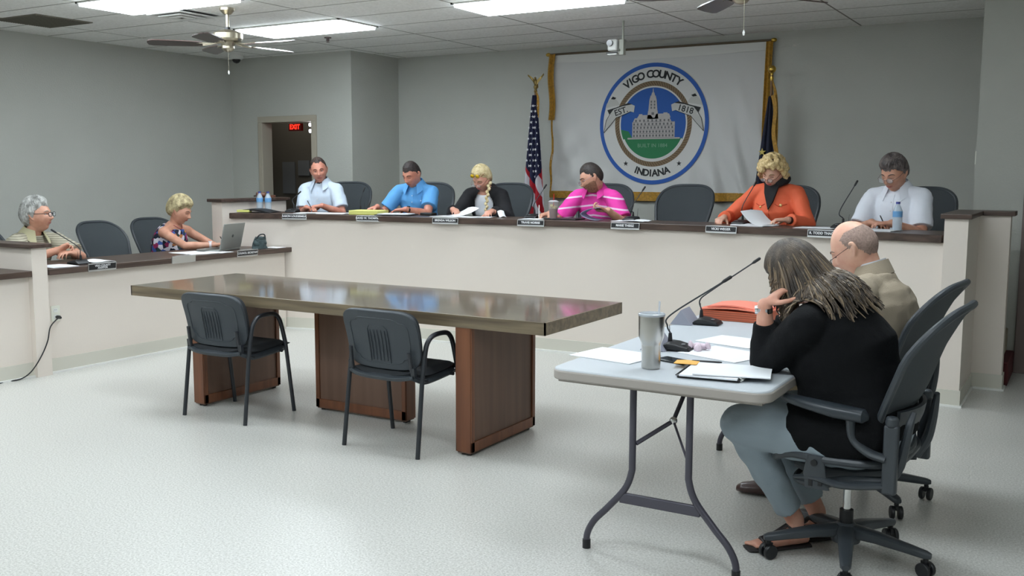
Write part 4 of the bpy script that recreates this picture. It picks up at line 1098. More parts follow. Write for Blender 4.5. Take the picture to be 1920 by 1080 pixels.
# ------------------------------------------------------------------ people
def skin_mat(name, rgb, rgb2):
    return mat(name, rgb, .5, sss=.12, rgb2=rgb2, vscale=14, bump=.03, bscale=120)
def remesh(mb, voxel, smooth=2, wr=0, wscale=9, seed=0, cut=None):
    me = bpy.data.meshes.new('tmp'); me.from_pydata(mb.v, [], mb.f)
    bm = bmesh.new(); bm.from_mesh(me); bmesh.ops.recalc_face_normals(bm, faces=bm.faces); bm.to_mesh(me); bm.free()
    o = bpy.data.objects.new('tmp', me); COL.objects.link(o)
    m = o.modifiers.new('r', 'REMESH'); m.mode = 'VOXEL'; m.voxel_size = voxel
    if smooth:
        s = o.modifiers.new('s', 'SMOOTH'); s.factor = .5; s.iterations = smooth
    dg = bpy.context.evaluated_depsgraph_get(); out = bpy.data.meshes.new_from_object(o.evaluated_get(dg))
    bpy.data.objects.remove(o); bpy.data.meshes.remove(me)
    if wr:
        n = len(out.vertices); co = np.empty(n*3); no = np.empty(n*3)
        out.vertices.foreach_get('co', co); out.vertices.foreach_get('normal', no); co = co.reshape(-1, 3); no = no.reshape(-1, 3)
        d = np.array([noise.noise(Vector((p[0]*wscale+seed, p[1]*wscale, p[2]*wscale*.8)))+.5*noise.noise(Vector((p[0]*wscale*2.3, p[1]*wscale*2.3+seed, p[2]*wscale*2))) for p in co])
        d = np.sign(d)*np.abs(d)**.8
        co += no*(d*wr)[:, None]; out.vertices.foreach_set('co', co.ravel())
    if cut:
        bm = bmesh.new(); bm.from_mesh(out)
        bmesh.ops.delete(bm, geom=[f_ for f_ in bm.faces if cut(f_.calc_center_median())], context='FACES'); bm.to_mesh(out); bm.free()
    out.polygons.foreach_set('use_smooth', [True]*len(out.polygons)); out.update()
    return out
def withmat(me, ms):
    me.materials.clear()
    for m in (ms if isinstance(ms, (list, tuple)) else [ms]): me.materials.append(m)
    return me

# head: a sphere of directions shaped into skull, brow, nose, jaw.  +Y faces forward
def head_pt(d, off=0, w=1.0, jaw=1.0, fat=0):
    x, y, z = d
    X = x*.076*w; Y = y*.097; Z = z*.122
    if z < 0:
        t = -z
        X *= 1-(.30-.1*fat)*t**1.6*jaw
        if y < 0: Y *= 1-.55*t**1.2
        else: Y *= 1+.02*t
    if y > 0 and z > -.95: Y -= .010*y*max(0, 1-abs(z)*1.1)*(1-min(1, (x*1.6)**2))*0
    g = lambda cx, cz, sx_, sz_: math.exp(-((X-cx)/sx_)**2-((Z-cz)/sz_)**2) if y > 0 else 0
    Y += .006*(g(-.03, .026, .022, .010)+g(.03, .026, .022, .010))-.011*(g(-.031, .006, .016, .012)+g(.031, .006, .016, .012))
    Y += .007*g(0, .008, .009, .016)+.014*g(0, -.012, .010, .016)+.021*g(0, -.026, .0125, .011)+.008*(g(-.012, -.03, .007, .007)+g(.012, -.03, .007, .007))
    Y += .007*g(0, -.056, .026, .013)-.004*g(0, -.0575, .022, .0028)-.004*g(0, -.074, .02, .007)+.011*g(0, -.098, .02, .016)
    Y += .005*(g(-.042, -.024, .02, .02)+g(.042, -.024, .02, .02))*(1+fat)
    p = V(X, Y, Z)
    if off: p = p+nrm(V(X/.076**2, Y/.097**2, Z/.122**2))*off
    return p
def head_mesh(mb, T, **kw):
    n, m = 72, 54; vs = []; fs = []
    for j in range(m+1):
        p = PI*j/m
        for i in range(n):
            a = 2*PI*i/n; vs.append(T(head_pt((math.sin(p)*math.sin(a), math.sin(p)*math.cos(a), math.cos(p)), **kw)))
    for j in range(m):
        for i in range(n):
            a_, b_, c_, d_ = j*n+i, j*n+(i+1) % n, (j+1)*n+(i+1) % n, (j+1)*n+i
            fs.append((a_, b_, c_) if j == m-1 else ((a_, c_, d_) if j == 0 else (a_, b_, c_, d_)))
    mb.add(vs, fs)
    for sg in (-1, 1):  # ears
        w = kw.get('w', 1)
        pts = [(sg*.071*w, .006, .022), (sg*.082*w, -.012, .026), (sg*.085*w, -.019, .008), (sg*.079*w, -.010, -.014), (sg*.071*w, .002, -.030)]
        mb.tube([T(V(*p)) for p in cat_rom(pts, 4)], .0065, 8); mb.ball(T(V(sg*.073*w, -.004, .0)), (.011, .011, .018), n=10)
def face_y(x, z, **kw):
    best = None; bd = 9
    for k in range(0, 40):
        zz = z
    # solve direction by fixed point
    dx, dz = x/.076, z/.122
    for _ in range(12):
        dy = math.sqrt(max(.02, 1-dx*dx-dz*dz)); p = head_pt((dx, dy, dz), **kw)
        dx += (x-p[0])/.076*.8; dz += (z-p[2])/.122*.8
        dx = max(-.93, min(.93, dx)); dz = max(-.93, min(.93, dz))
    return p[1]
def smooth(a, b, x): t = min(1, max(0, (x-a)/(b-a))); return t*t*(3-2*t)
def hairline(az, front=.55, side=-.02, back=-.62, temple=.30):
    az = abs(az)
    return float(np.interp(az, [0, 22, 42, 58, 75, 88, 100, 125, 180], [front-.03, front, front+.05, (front+temple)/2, temple, side, side+.08, back*.75, back]))
def hair_shell(T, th=.014, wob=.003, soft=.30, ws=40, seed=0, crown=None, style=None, **hl):
    """hair as a shell over the scalp; th may be a function of (x,y,z) direction"""
    n, m = 96, 64; kw = {k: hl.pop(k) for k in ('w',) if k in hl}
    vs = {}; fs = []; mb = MB(); V_ = []
    for j in range(m+1):
        p = PI*j/m
        for i in range(n):
            a = 2*PI*i/n; d = (math.sin(p)*math.sin(a), math.sin(p)*math.cos(a), math.cos(p))
            az = math.degrees(a); az = az if az <= 180 else az-360
            mk = d[2]-hairline(az, **hl)+.07*noise.noise(Vector((d[0]*9+seed, d[1]*9, d[2]*9)))+.03*noise.noise(Vector((d[0]*22+seed, d[1]*22, d[2]*22)))
            if crown: mk = min(mk, crown(d))
            t = th(d) if callable(th) else th
            e = smooth(-.04, soft, mk)
            nn = noise.noise(Vector((d[0]*ws*.1+seed, d[1]*ws*.1, d[2]*ws*.1)))+.5*noise.noise(Vector((d[0]*ws*.25, d[1]*ws*.25+seed, d[2]*ws*.25)))
            if style == 'strands': nn = math.sin(math.atan2(d[0], -d[1]+.2)*55+6*noise.noise(Vector((d[0]*3, d[1]*3, d[2]*3+seed))))*.7
            q = head_pt(d, off=e*(t+wob*nn)+(.0008 if mk > -.03 else -.004), **kw)
            V_.append((T(q), mk > -.05))
    for j in range(m):
        for i in range(n):
            ids = (j*n+i, j*n+(i+1) % n, (j+1)*n+(i+1) % n, (j+1)*n+i)
            if all(V_[k][1] for k in ids): fs.append(ids)
    used = sorted({k for f_ in fs for k in f_}); mp = {k: i for i, k in enumerate(used)}
    mb.add([V_[k][0] for k in used], [tuple(mp[k] for k in f_) for f_ in fs]); return mb

def hand(mb, Wp, d, n, side, curl=.5, s=1.0, spread=1.0, curls=None, thumb=.5):
    """side +1 right hand, -1 left; d wrist->fingers, n palm normal (out of the palm)"""
    d = nrm(d); n = V(*n); n = nrm(n-d*np.dot(n, d)); t = -np.cross(n, d)*side
    Wp = V(*Wp)
    mb.loft([(Wp-d*.02*s, t*.026*s, n*.020*s), (Wp+d*.02*s, t*.031*s, n*.018*s), (Wp+d*.055*s, t*.041*s, n*.0165*s), (Wp+d*.088*s, t*.041*s, n*.0135*s), (Wp+d*.10*s, t*.036*s, n*.009*s)], 16, power=2.6)
    mb.ball(Wp+d*.04*s+t*.024*s+n*.008*s, (.018*s,)*3, n=10)
    base = [(.029, .090, .0087, .072), (.0095, .095, .0090, .080), (-.0105, .092, .0086, .075), (-.030, .084, .0076, .060)]
    for k, (o_, b_, r, L_) in enumerate(base):
        c = (curls[k] if curls else curl*(1+.08*k)); p = Wp+t*o_*s*spread+d*b_*s
        dd = nrm(d+t*(o_*1.2)*spread); pts = [p-dd*.02*s]; rs = [r*s]; ang = 0
        pts.append(p); rs.append(r*s*1.02)
        for fr, ka in ((.44, .9), (.31, 1.1), (.25, .7)):
            ang += c*ka; v = dd*math.cos(ang)+n*math.sin(ang); p = p+v*L_*fr*s; pts.append(p); rs.append(r*s*(1-.13*(len(pts)-2)))
        mb.cap_tube(pts, rs, 10)
    p = Wp+d*.022*s+t*.026*s+n*.004*s; dd = nrm(d*.62+t*(.75-.3*thumb)+n*(.25+.5*thumb)); pts = [p]; rs = [.0135*s]
    for L_, q in ((.040, 0), (.032, .35), (.026, .65)):
        v = nrm(dd*(1-q)+nrm(d+n*.35*thumb)*q); p = p+v*L_*s; pts.append(p); rs.append(rs[-1]*.86)
    mb.cap_tube(pts, rs, 10)
    return dict(grip=Wp+d*.10*s+n*.03*s+t*.02*s)
def ik(S, W, a, b_, pole):
    D = W-S; L_ = np.linalg.norm(D)
    if L_ > (a+b_)*.985: W = S+D/L_*(a+b_)*.985; D = W-S; L_ = np.linalg.norm(D)
    x = (a*a-b_*b_+L_*L_)/(2*L_); h = math.sqrt(max(0, a*a-x*x)); u = D/L_
    p = pole-u*np.dot(pole, u); return S+u*x+nrm(p)*h, W

def person(label, head, yaw, zf=0.0, seat=.45, skin=None, hy=0, hp=0, hr=0, H=(None, None), Hd=(None, None), Hn=(None, None), curl=(.6, .6), curls=(None, None), thumb=(.5, .5),
           pole=(None, None), bulk=1.0, belly=0, female=False, top='polo', topm=None, pants=None, skin_kw=None, hs=1.0, legs=None, shoes=True, torso=.50, shw=.166, sleeve=.62,
           voxel=.0055, pelvis=None, neck_off=(-.090, -.098), hem=0, arm=1.0, wr=.0055, faceargs=None, lean_side=0, sleeve_r=1.0):
    """head: world centre of the head; yaw: direction the body faces (0 = +Y, ccw)"""
    fa = faceargs or {}
    Fw = V(-math.sin(yaw), math.cos(yaw), 0)
    hx, hy_, hz = head
    nb_h = (neck_off[0], neck_off[1]*hs)
    # pelvis so that the spine has its natural length
    nbz = hz+nb_h[1]-zf; pz = seat+.085; vz = nbz-pz; back = math.sqrt(max(.0004, torso**2-vz**2))
    px, py = hx+Fw[0]*(nb_h[0]-back), hy_+Fw[1]*(nb_h[0]-back)
    if pelvis is not None: px, py = pelvis
    root = thing('person', label, 'person', (px, py, zf), yaw)
    c, s_ = math.cos(-yaw), math.sin(-yaw)
    def l(p): x, y, z = p[0]-px, p[1]-py, p[2]-zf; return V(x*c-y*s_, x*s_+y*c, z)
    def ld(v): return V(v[0]*c-v[1]*s_, v[0]*s_+v[1]*c, v[2])
    HC_ = l(head); nb = HC_+V(0, nb_h[0], nb_h[1]); pel = V(0, 0, pz)
    B = bulk; f_ = .93 if female else 1.0
    mid = (pel+nb)/2+V(0, -.028, .01)
    def sp(t): return pel*(1-t)**2+mid*2*t*(1-t)*1.0+nb*t*t
    def tan(t): return nrm(sp(min(1, t+.02))-sp(max(0, t-.02)))
    def torso_secs(inf, t0=-.22, t1=1.0):
        out = []
        prof = [(-.22, .14, .105), (-.10, .178, .13), (.05, .18*(1.04 if female else 1), .135), (.25, .160*f_, .122), (.42, .158*f_, .122), (.60, .170*f_, .128+(.02 if female else 0)), (.76, .170*f_, .120), (.88, .140*f_, .098), (.96, .095, .078), (1.03, .068, .066)]
        for t, rx, ry in prof:
            if t < t0 or t > t1+.04: continue
            tt = min(1, max(0, t)); cpt = sp(tt)+tan(tt)*(t-tt)*.5; tg = tan(tt)
            ay = nrm(np.cross(tg, V(1, 0, 0))); ay = -ay if ay[1] < 0 else ay
            bl = belly*math.exp(-((t-.22)/.25)**2); k = B if t < .9 else 1
            out.append((cpt+ay*bl*.5, V(1, 0, 0)*(rx*k+inf), ay*(ry*k+inf+bl)))
        return out
    SH = []; EL = []; WR = []; HD = []
    for i, sg in ((0, 1), (1, -1)):
        S = nb+V(sg*shw*f_*(.5+.5*B), .012, -.068+sg*lean_side); W = l(H[i]) if H[i] is not None else V(sg*.17, .22, .62)
        pl = ld(V(*pole[i])) if pole[i] is not None else V(sg*.55, -.15, -.8)
        E, W = ik(S, W, .285*arm, .25*arm, pl)
        SH.append(S); EL.append(E); WR.append(W)
        dflt = nrm((W-E)*V(1, 1, .3)); HD.append(nrm(ld(V(*Hd[i]))) if Hd[i] is not None else dflt)
    # legs
    HIP = []; KN = []; AN = []
    for i, sg in ((0, 1), (1, -1)):
        hp_ = V(sg*.095*B, .02, pz-.02)
        if legs: k_, a_ = l(legs[i][0]), l(legs[i][1])
        else: k_ = V(sg*.13, .44, seat+.055); a_ = V(sg*.12, .42, .10)
        HIP.append(hp_); KN.append(k_); AN.append(a_)
    # ---- body, one continuous surface
    mb = MB(); hm = Euler((R(hp), R(hr), R(hy)), 'YXZ').to_matrix()
    hm = (Matrix.Rotation(R(hy), 3, 'Z') @ Matrix.Rotation(R(hp), 3, 'X') @ Matrix.Rotation(R(hr), 3, 'Y'))
    hmn = np.array(hm)
    T = lambda p: HC_+hmn @ (V(*p)*hs)
    head_mesh(mb, T, **fa)
    mb.loft(torso_secs(-.004), 28)
    nk = .056 if not female else .049
    nk *= fa.get('nk', 1) if False else 1
    mb.tube([nb+V(0, -.01, -.05), nb+V(0, .004, .0), (nb+T((0, -.02, -.06)))/2+V(0, .004, 0), T((0, -.018, -.055)), T((0, -.015, -.02))], [nk*1.35, nk*1.12, nk, nk, nk*.95], 20)
    for i, sg in ((0, 1), (1, -1)):
        mb.cap_tube([nb+V(sg*.03, 0, -.03), nb+V(sg*.09, 0, -.045), SH[i]], [.05, .048, .052*B**.5], 16)
        E, W = EL[i], WR[i]; ar = 1.0 if not female else .88
        ar *= B**.6
        mb.cap_tube([SH[i], SH[i]*.6+E*.4, E], [.051*ar, .046*ar, .039*ar], 16)
        mb.cap_tube([E, E*.7+W*.3, E*.25+W*.75, W], [.040*ar, .042*ar, .031*ar, .027*ar], 16)
        n_ = ld(V(*Hn[i])) if Hn[i] is not None else V(0, .0, -1)
        hand(mb, W, HD[i], n_, sg, curl[i], (.94 if female else 1.02), curls=curls[i], thumb=thumb[i])
        mb.cap_tube([HIP[i], HIP[i]*.5+KN[i]*.5, KN[i]], [.088*B, .076*B, .058*B**.5], 16)
        mb.cap_tube([KN[i], KN[i]*.7+AN[i]*.3, KN[i]*.3+AN[i]*.7, AN[i]], [.056, .056, .042, .036], 16)
        fd = V(sg*.12, 1, 0) if not legs or len(legs[i]) < 3 else ld(V(*legs[i][2])); fd = nrm(fd)
        sx_ = np.cross(fd, V(0, 0, 1)); a0 = AN[i]
        zb = .028
        mb.loft([(a0*V(1, 1, 0)-fd*.055+V(0, 0, zb+.012), sx_*.022, V(0, 0, .022)), (a0*V(1, 1, 0)-fd*.02+V(0, 0, zb+.02), sx_*.031, V(0, 0, .034)), (a0*V(1, 1, 0)+fd*.06+V(0, 0, zb+.010), sx_*.036, V(0, 0, .028)), (a0*V(1, 1, 0)+fd*.13+V(0, 0, zb-.002), sx_*.043, V(0, 0, .018)), (a0*V(1, 1, 0)+fd*.175+V(0, 0, zb-.006), sx_*.034, V(0, 0, .011))], 14)
        mb.cap_tube([a0, a0*V(1, 1, 0)+V(0, 0, zb+.03)], [.036, .034], 12)
        if not shoes or True:
            if not shoes:
                for k in range(5):
                    o_ = sg*(-.026+.0125*k); b_ = a0*V(1, 1, 0)+fd*(.178-.008*k)+np.cross(fd, V(0, 0, 1))*o_+V(0, 0, .02)
                    mb.cap_tube([b_-fd*.02, b_+fd*(.016-.002*k)], [.010-.0009*k, .009-.0009*k], 8)
    body = put('body', withmat(remesh(mb, voxel, 2), skin), root)
    rec = dict(root=root, body=body, T=T, nb=nb, pel=pel, EL=EL, WR=WR, SH=SH, HD=HD, sp=sp, tan=tan, hmn=hmn, secs=torso_secs, l=l, ld=ld, fa=fa, hs=hs, KN=KN, AN=AN, HC=HC_)
    # ---- trousers
    mb = MB(); mb.loft(torso_secs(.006, t1=.12), 28)
    for i, sg in ((0, 1), (1, -1)):
        mb.cap_tube([HIP[i], HIP[i]*.5+KN[i]*.5, KN[i]], [.100*B, .088*B, .072*B**.5], 18)
        e_ = KN[i]*.12+AN[i]*.88
        mb.cap_tube([KN[i], KN[i]*.7+AN[i]*.3], [.072, .068], 18); mb.tube([KN[i]*.7+AN[i]*.3, e_], [.068, .056], 18)
    put('trousers', withmat(remesh(mb, .008, 3, wr=.006, wscale=11, seed=hx), pants or mat('dark_trousers', (44, 44, 50), .85)), root)
    if shoes:
        for i, sg in ((0, 1), (1, -1)):
            fd = nrm(V(sg*.12, 1, 0)) if not legs or len(legs[i]) < 3 else nrm(ld(V(*legs[i][2]))); sx_ = np.cross(fd, V(0, 0, 1)); g0 = AN[i]*V(1, 1, 0)
            mb = MB(); mb.loft([(g0-fd*.075+V(0, 0, .03), sx_*.026, V(0, 0, .028)), (g0-fd*.04+V(0, 0, .045), sx_*.038, V(0, 0, .045)), (g0+fd*.04+V(0, 0, .045), sx_*.042, V(0, 0, .044)), (g0+fd*.12+V(0, 0, .034), sx_*.048, V(0, 0, .033)), (g0+fd*.19+V(0, 0, .026), sx_*.040, V(0, 0, .024)), (g0+fd*.215+V(0, 0, .02), sx_*.02, V(0, 0, .014))], 16)
            put('shoe', withmat(remesh(mb, .006, 2), mat('dark_brown_shoe', (60, 36, 32), .35, coat=.3)), root)
    # ---- top garment
    inf = .014
    def garment(inf, sl, r_extra=1.0, t0=-.16, sleeves=True, wr_=wr, vx=.0075, cut=None, t1=1.0):
        mb = MB(); mb.loft(torso_secs(inf, t0=t0, t1=t1), 32)
        if hem:
            for i in (0, 1):
                k_ = HIP[i]*(1-hem)+KN[i]*hem
                mb.cap_tube([HIP[i]+V(0, -.03, .03), HIP[i]*.5+k_*.5+V(0, 0, .02), k_+V(0, 0, .02)], [.110*B, .105*B, .098*B], 20)
        for i, sg in ((0, 1), (1, -1)):
            ar = (1.0 if not female else .9)*B**.6; E, W = EL[i], WR[i]
            if sleeves: mb.cap_tube([nb+V(sg*.04, -.002, -.035), nb+V(sg*.09, 0, -.046), SH[i]], [.046+inf*.5, .049+inf, .054*B**.5+inf], 18)
            if sleeves and sl <= 1:
                e_ = SH[i]*(1-sl)+E*sl; mb.tube([SH[i], SH[i]*.5+e_*.5, e_], [(.056*ar+inf)*r_extra, (.058*ar+inf)*r_extra, (.057*ar+inf*1.1)*r_extra], 20)
            elif sleeves:
                k = sl-1; e_ = E*(1-k)+W*k
                mb.cap_tube([SH[i], SH[i]*.5+E*.5, E], [(.056*ar+inf), (.052*ar+inf), (.046*ar+inf)], 20)
                mb.tube([E, E*.5+e_*.5, e_], [(.046*ar+inf), (.042*ar+inf), (.032*ar+inf*.8)*r_extra], 20)
        return remesh(mb, vx, 3, wr=wr_, wscale=10, seed=hx*3, cut=cut)
    rec['garment'] = garment
    if top:
        nm = {'polo': 'polo_shirt', 'sleeveless': 'sleeveless_top'}.get(top, top)
        rec['top'] = put(nm, withmat(garment(inf, sleeve, sleeve_r, sleeves=(top != 'sleeveless'), t1=(.93 if top == 'sleeveless' else 1.0)), topm), root)
    return rec
def collar(rec, m, r0=.068, r1=.112, drop=.040, gap=30, name='collar', point=.03, rise=.022, tilt=-.35):
    nb, root = rec['nb'], rec['root']; ctr = nb+V(0, .012, .030)
    def fn(u, v):
        a = R(gap+(360-2*gap)*u); fr = math.cos(a)
        edge = max(0, 1-min(u, 1-u)/.16)
        r = r0+(r1-r0)*v+edge*.016*v; z = rise*(1-v)-drop*v-edge*point*v
        x = math.sin(a)*r; y = math.cos(a)*r*1.0
        return ctr+V(x, y, z+y*tilt+.0)
    return MB().sheet(fn, 44, 6, .004).build(name, m, root)
from mathutils.bvhtree import BVHTree
def front(rec, x, z, ob=None):
    ob = ob or rec['top']; k = 'bvh'+ob.name
    if k not in rec: rec[k] = BVHTree.FromPolygons([v.co for v in ob.data.vertices], [tuple(p_.vertices) for p_ in ob.data.polygons])
    h = rec[k].ray_cast(Vector((x, 1.5, rec['nb'][2]+z)), Vector((0, -1, 0)))
    return h[0].y if h[0] is not None else rec['nb'][1]+.12
def placket(rec, m, z0=-.045, z1=-.185, btn=None):
    nz = rec['nb'][2]
    def fn(u, v):
        z = z0+(z1-z0)*v; x = (u-.5)*.028; return (x, front(rec, x, z)+.0035, nz+z)
    o = MB().sheet(fn, 3, 10, .003).build('button_placket', m, rec['root'])
    for z in (z0*.6+z1*.4, z0*.15+z1*.85): MB().ball((0, front(rec, 0, z)+.005, nz+z), (.0045, .002, .0045), n=10).build('button', btn or white_p, o)
def logo(rec, x, z, m, r=.006): MB().ball((x, front(rec, x, z)+.001, rec['nb'][2]+z), (r, .003, r)).build('chest_logo', m, rec['root'])
def face(rec, brow=(90, 70, 55), lip=(172, 96, 88), eyes='open', eyem=None, browth=.0026):
    T, fa, root = rec['T'], rec['fa'], rec['root']; kw = {k: v for k, v in fa.items()}
    fy = lambda x, z: face_y(x, z, **kw)
    for sg in (-1, 1):
        pts = [T((sg*x, fy(sg*x, z)+.0015, z)) for x, z in ((.014, .026), (.027, .032), (.041, .030), (.050, .023))]
        MB().tube(pts, [browth, browth*1.4, browth*1.1, browth*.5], 6, sub=3).build('eyebrow', mat('brow_%d_%d_%d' % brow, brow, .9), root)
        x, z = .031, .006
        if eyes == 'open':
            e = MB().ball(T((sg*x, fy(sg*x, z)-.0035, z)), (.0105*rec['hs'], .009*rec['hs'], .0062*rec['hs']), rot=Matrix(rec['hmn'].tolist()), n=14).build('eye', mat('eye_white', (215, 212, 206), .2), root)
            ex = rec.get('gaze', 0)
            MB().ball(T((sg*x+ex, fy(sg*x, z)+.0030, z)), (.0045, .003, .0048), rot=Matrix(rec['hmn'].tolist()), n=12).build('iris', mat('iris_dark', (48, 40, 34), .2), e)
        pts = [T((sg*(x+a), fy(sg*(x+a), z+dz)+.0018, z+dz)) for a, dz in ((-.013, -.002), (-.005, .004 if eyes == 'open' else -.004), (.005, .004 if eyes == 'open' else -.005), (.013, -.001))]
        MB().tube(pts, [.0008, .0016, .0016, .0008], 6, sub=3).build('eyelid', mat('lash_brown', (74, 48, 40), .8), root)
    mb = MB()
    for z, r in ((-.0535, .0030), (-.0610, .0036)):
        pts = [T((x, fy(x, z+abs(x)*.08)+.0006, z+abs(x)*.10+(0 if z > -.055 else -.0))) for x in (-.023, -.012, 0, .012, .023)]
        mb.tube(pts, [.0008, r*.9, r, r*.9, .0008], 8, sub=3)
    mb.build('lips', mat('lip_%d_%d_%d' % lip, lip, .45), root)
def glasses(rec, m, r=.0016, low=0, w=.021, h=.015, half=False, lens=True):
    T, root = rec['T'], rec['root']; z0 = .004-low; y0 = face_y(0, -.004-low, **rec['fa'])+.008
    fr = MB()
    for sg in (-1, 1):
        pts = []
        for k in range(28):
            a = 2*PI*k/28; c, s_ = math.cos(a), math.sin(a); p = 2/3.2
            pts.append(T((sg*.031+math.copysign(abs(c)**p, c)*w, y0-.006-.10*max(0, abs(sg*.031+c*w)-.03), z0+math.copysign(abs(s_)**p, s_)*h)))
        if half: fr.tube(pts[:15], r, 6)
        else: fr.tube(pts, r, 6, closed=True)
        hx_ = .074*rec['fa'].get('w', 1)
        fr.tube([T((sg*(.031+w), y0-.010, z0+.004)), T((sg*(hx_-.002), y0-.04, z0+.008)), T((sg*(hx_+.002), -.0, .014)), T((sg*hx_, -.02, .0))], r*.9, 6, sub=3)
    fr.tube([T((-.011, y0-.004, z0+.004)), T((0, y0, z0+.006)), T((.011, y0-.004, z0+.004))], r*.9, 6)
    g = fr.build('glasses', m, root)
    if lens:
        for sg in (-1, 1):
            vs = [T((sg*.031, y0-.006, z0))]
            L_ = MB(); pts = []
            for k in range(24):
                a = 2*PI*k/24; pts.append((math.cos(a)*w*.97, math.sin(a)*h*.97))
            L_.prism(pts, y0-.0072, y0-.0062, lambda u, v, t_: T((sg*.031+u, t_, z0+v))); L_.build('lens', glass_m, g, smooth=False)
def band(rec, i, m, name='wristwatch', w=.009, face_m=None, back=.03, out=(0, 0, 1)):
    W, E = rec['WR'][i], rec['EL'][i]; d = nrm(W-E); c_ = W-d*back; u = nrm(np.cross(d, V(0, 0, 1))); n_ = np.cross(u, d)
    r = .031
    mb = MB(); mb.loft([(c_-d*w, u*r, n_*r*.92), (c_+d*w, u*r*.98, n_*r*.9)], 22, power=2)
    o = mb.build(name, m, rec['root'])
    if face_m: 
        on = nrm(rec['ld'](V(*out))); on = nrm(on-d*np.dot(on, d)); s2 = np.cross(on, d)
        MB().loft([(c_+on*.026, d*.017, s2*.015), (c_+on*.036, d*.016, s2*.014)], 18, power=2.6).build('watch_face', face_m, o)
    return o
def wl(rec, p):  # person-local -> world
    M = Matrix.Translation(rec['root'].location) @ Matrix.Rotation(rec['root'].rotation_euler[2], 4, 'Z'); q = M @ Vector(tuple(map(float, p))); return V(*q)

fair = skin_mat('skin_fair', (222, 168, 146), (206, 146, 124))
tan_ = skin_mat('skin_tan', (214, 162, 138), (196, 140, 116))
ruddy = skin_mat('skin_ruddy', (214, 152, 130), (196, 126, 106))
pale = skin_mat('skin_pale', (228, 184, 160), (214, 160, 138))
def hairm(name, a, b_, sc=40):
    return mat(name, a, .55, rgb2=b_, vscale=sc, bump=.6, bscale=90)

def polo_m(name, rgb, stripes=None, rough=.8):
    m = mat(name, rgb, rough, bump=.12, bscale=300); return m

# --- P1 pale polo, arms folded, looks to his left
def on_dais(th): return PI-R(th)
p = person('man in pale grey-blue polo, short hair, forearms on the dais, at the dais left end', (-6.82, 7.66, 1.512), on_dais(-18.3), PF, neck_off=(-.06, -.12), skin=ruddy, hy=22, hp=-10, hr=8, hs=1.04,
           H=((-6.75, 7.39, 1.146), (-6.61, 7.46, 1.165)), Hd=((.85, -.15, -.05), (-.8, -.5, -.1)), curl=(.75, .5), pole=((-.5, .2, -.8), (.5, .2, -.8)), bulk=1.02, topm=polo_m('pale_blue_polo', (200, 213, 228)), sleeve=.78, sleeve_r=1.04)
collar(p, MATS['pale_blue_polo']); placket(p, MATS['pale_blue_polo']); face(p, (96, 66, 52))
MB().prism([(-.02, 0), (.02, 0), (.0, -.05)], .0, .004, lambda u, v, t: p['nb']+V(u, .071+t-v*.0, v+.005)).build('dark_undershirt', mat('dark_undershirt', (32, 34, 46), .8), p['root'])
hair_shell(p['T'], th=lambda d: .006+.008*max(0, d[2]), wob=.0015, front=.74, temple=.52, side=.04, back=-.35, seed=1).build('hair', hairm('hair_short_brown', (74, 56, 48), (46, 36, 34)), p['root'])
a = wl(p, p['WR'][0]+V(-.07, .06, .0)); pen('black pen in the hand of the man in pale polo', a+V(.02, -.01, .0), a+V(-.05, .01, .07))
# --- P2 blue polo, head down, writing
p = person('man in bright blue polo writing on a yellow pad, head bowed', (-5.69, 7.72, 1.475), on_dais(-12.3), PF, skin=ruddy, hy=-14, hp=-26, hr=0, hs=1.03,
           H=((-5.89, 7.43, 1.17), (-5.55, 7.42, 1.152)), Hd=((-.35, -.35, -.15), (-.7, -.3, -.06)), curl=(1.0, .35), pole=((-.6, .3, -.8), (.55, .3, -.8)), bulk=1.06, topm=polo_m('bright_blue_polo', (96, 165, 226)), sleeve=.70, sleeve_r=1.04)
collar(p, MATS['bright_blue_polo'], point=.04); placket(p, MATS['bright_blue_polo']); face(p, (70, 52, 44), eyes='closed')
hair_shell(p['T'], th=lambda d: .004+.008*max(0, d[2])**2, wob=.001, front=.52, temple=.36, side=.0, back=-.42, seed=2).build('hair', hairm('hair_buzz_dark', (62, 50, 48), (40, 34, 34)), p['root'])
band(p, 1, blackp, face_m=mat('watch_black', (20, 22, 28), .2), w=.008)
a = wl(p, p['WR'][0]+p['HD'][0]*.1); pen('pen in the writing hand of the man in blue polo', a+V(-.01, -.02, -.03), a+V(.02, .03, .09))
logo(p, -.085, -.15, mat('logo_white', (225, 228, 235), .6))
# --- P3 woman with braid, black cardigan
p = person('woman in black cardigan over dotted white top, long blond braid, sunglasses on head', (-4.895, 7.73, 1.440), on_dais(-8.0), PF, skin=fair, hy=-12, hp=-32, hr=-4, hs=.98, female=True,
           H=((-5.02, 7.43, 1.165), (-4.62, 7.46, 1.155)), Hd=((.5, -.45, -.05), (.1, -.6, -.05)), curl=(.7, .8), pole=((-.55, .2, -.8), (.55, .2, -.8)), bulk=1.02, top=None)
wt = mat('white_dotted_top', (222, 224, 230), .8); ns, L, b = nodes(wt)
vo = ns.new('ShaderNodeTexVoronoi'); vo.inputs['Scale'].default_value = 9.5; vo.inputs['Randomness'].default_value = .25
tc = ns.new('ShaderNodeTexCoord'); L(tc.outputs['Object'], vo.inputs['Vector'])
dm = nmath(ns, L, 'LESS_THAN', vo.outputs['Distance'], .27)
sc_ = ns.new('ShaderNodeSeparateColor'); L(vo.outputs['Color'], sc_.inputs[0])
dc = nmix(ns, L, nmath(ns, L, 'GREATER_THAN', sc_.outputs[0], .5), lin((24, 26, 34)), lin((140, 132, 128)))
L(nmix(ns, L, dm, lin((222, 224, 230)), dc), b.inputs['Base Color'])
put('white_top', withmat(p['garment'](.012, .1, sleeves=False, t1=.96, wr_=.003), wt), p['root'])
bk_ = mat('black_cardigan', (26, 26, 30), .9, bump=.15, bscale=200)
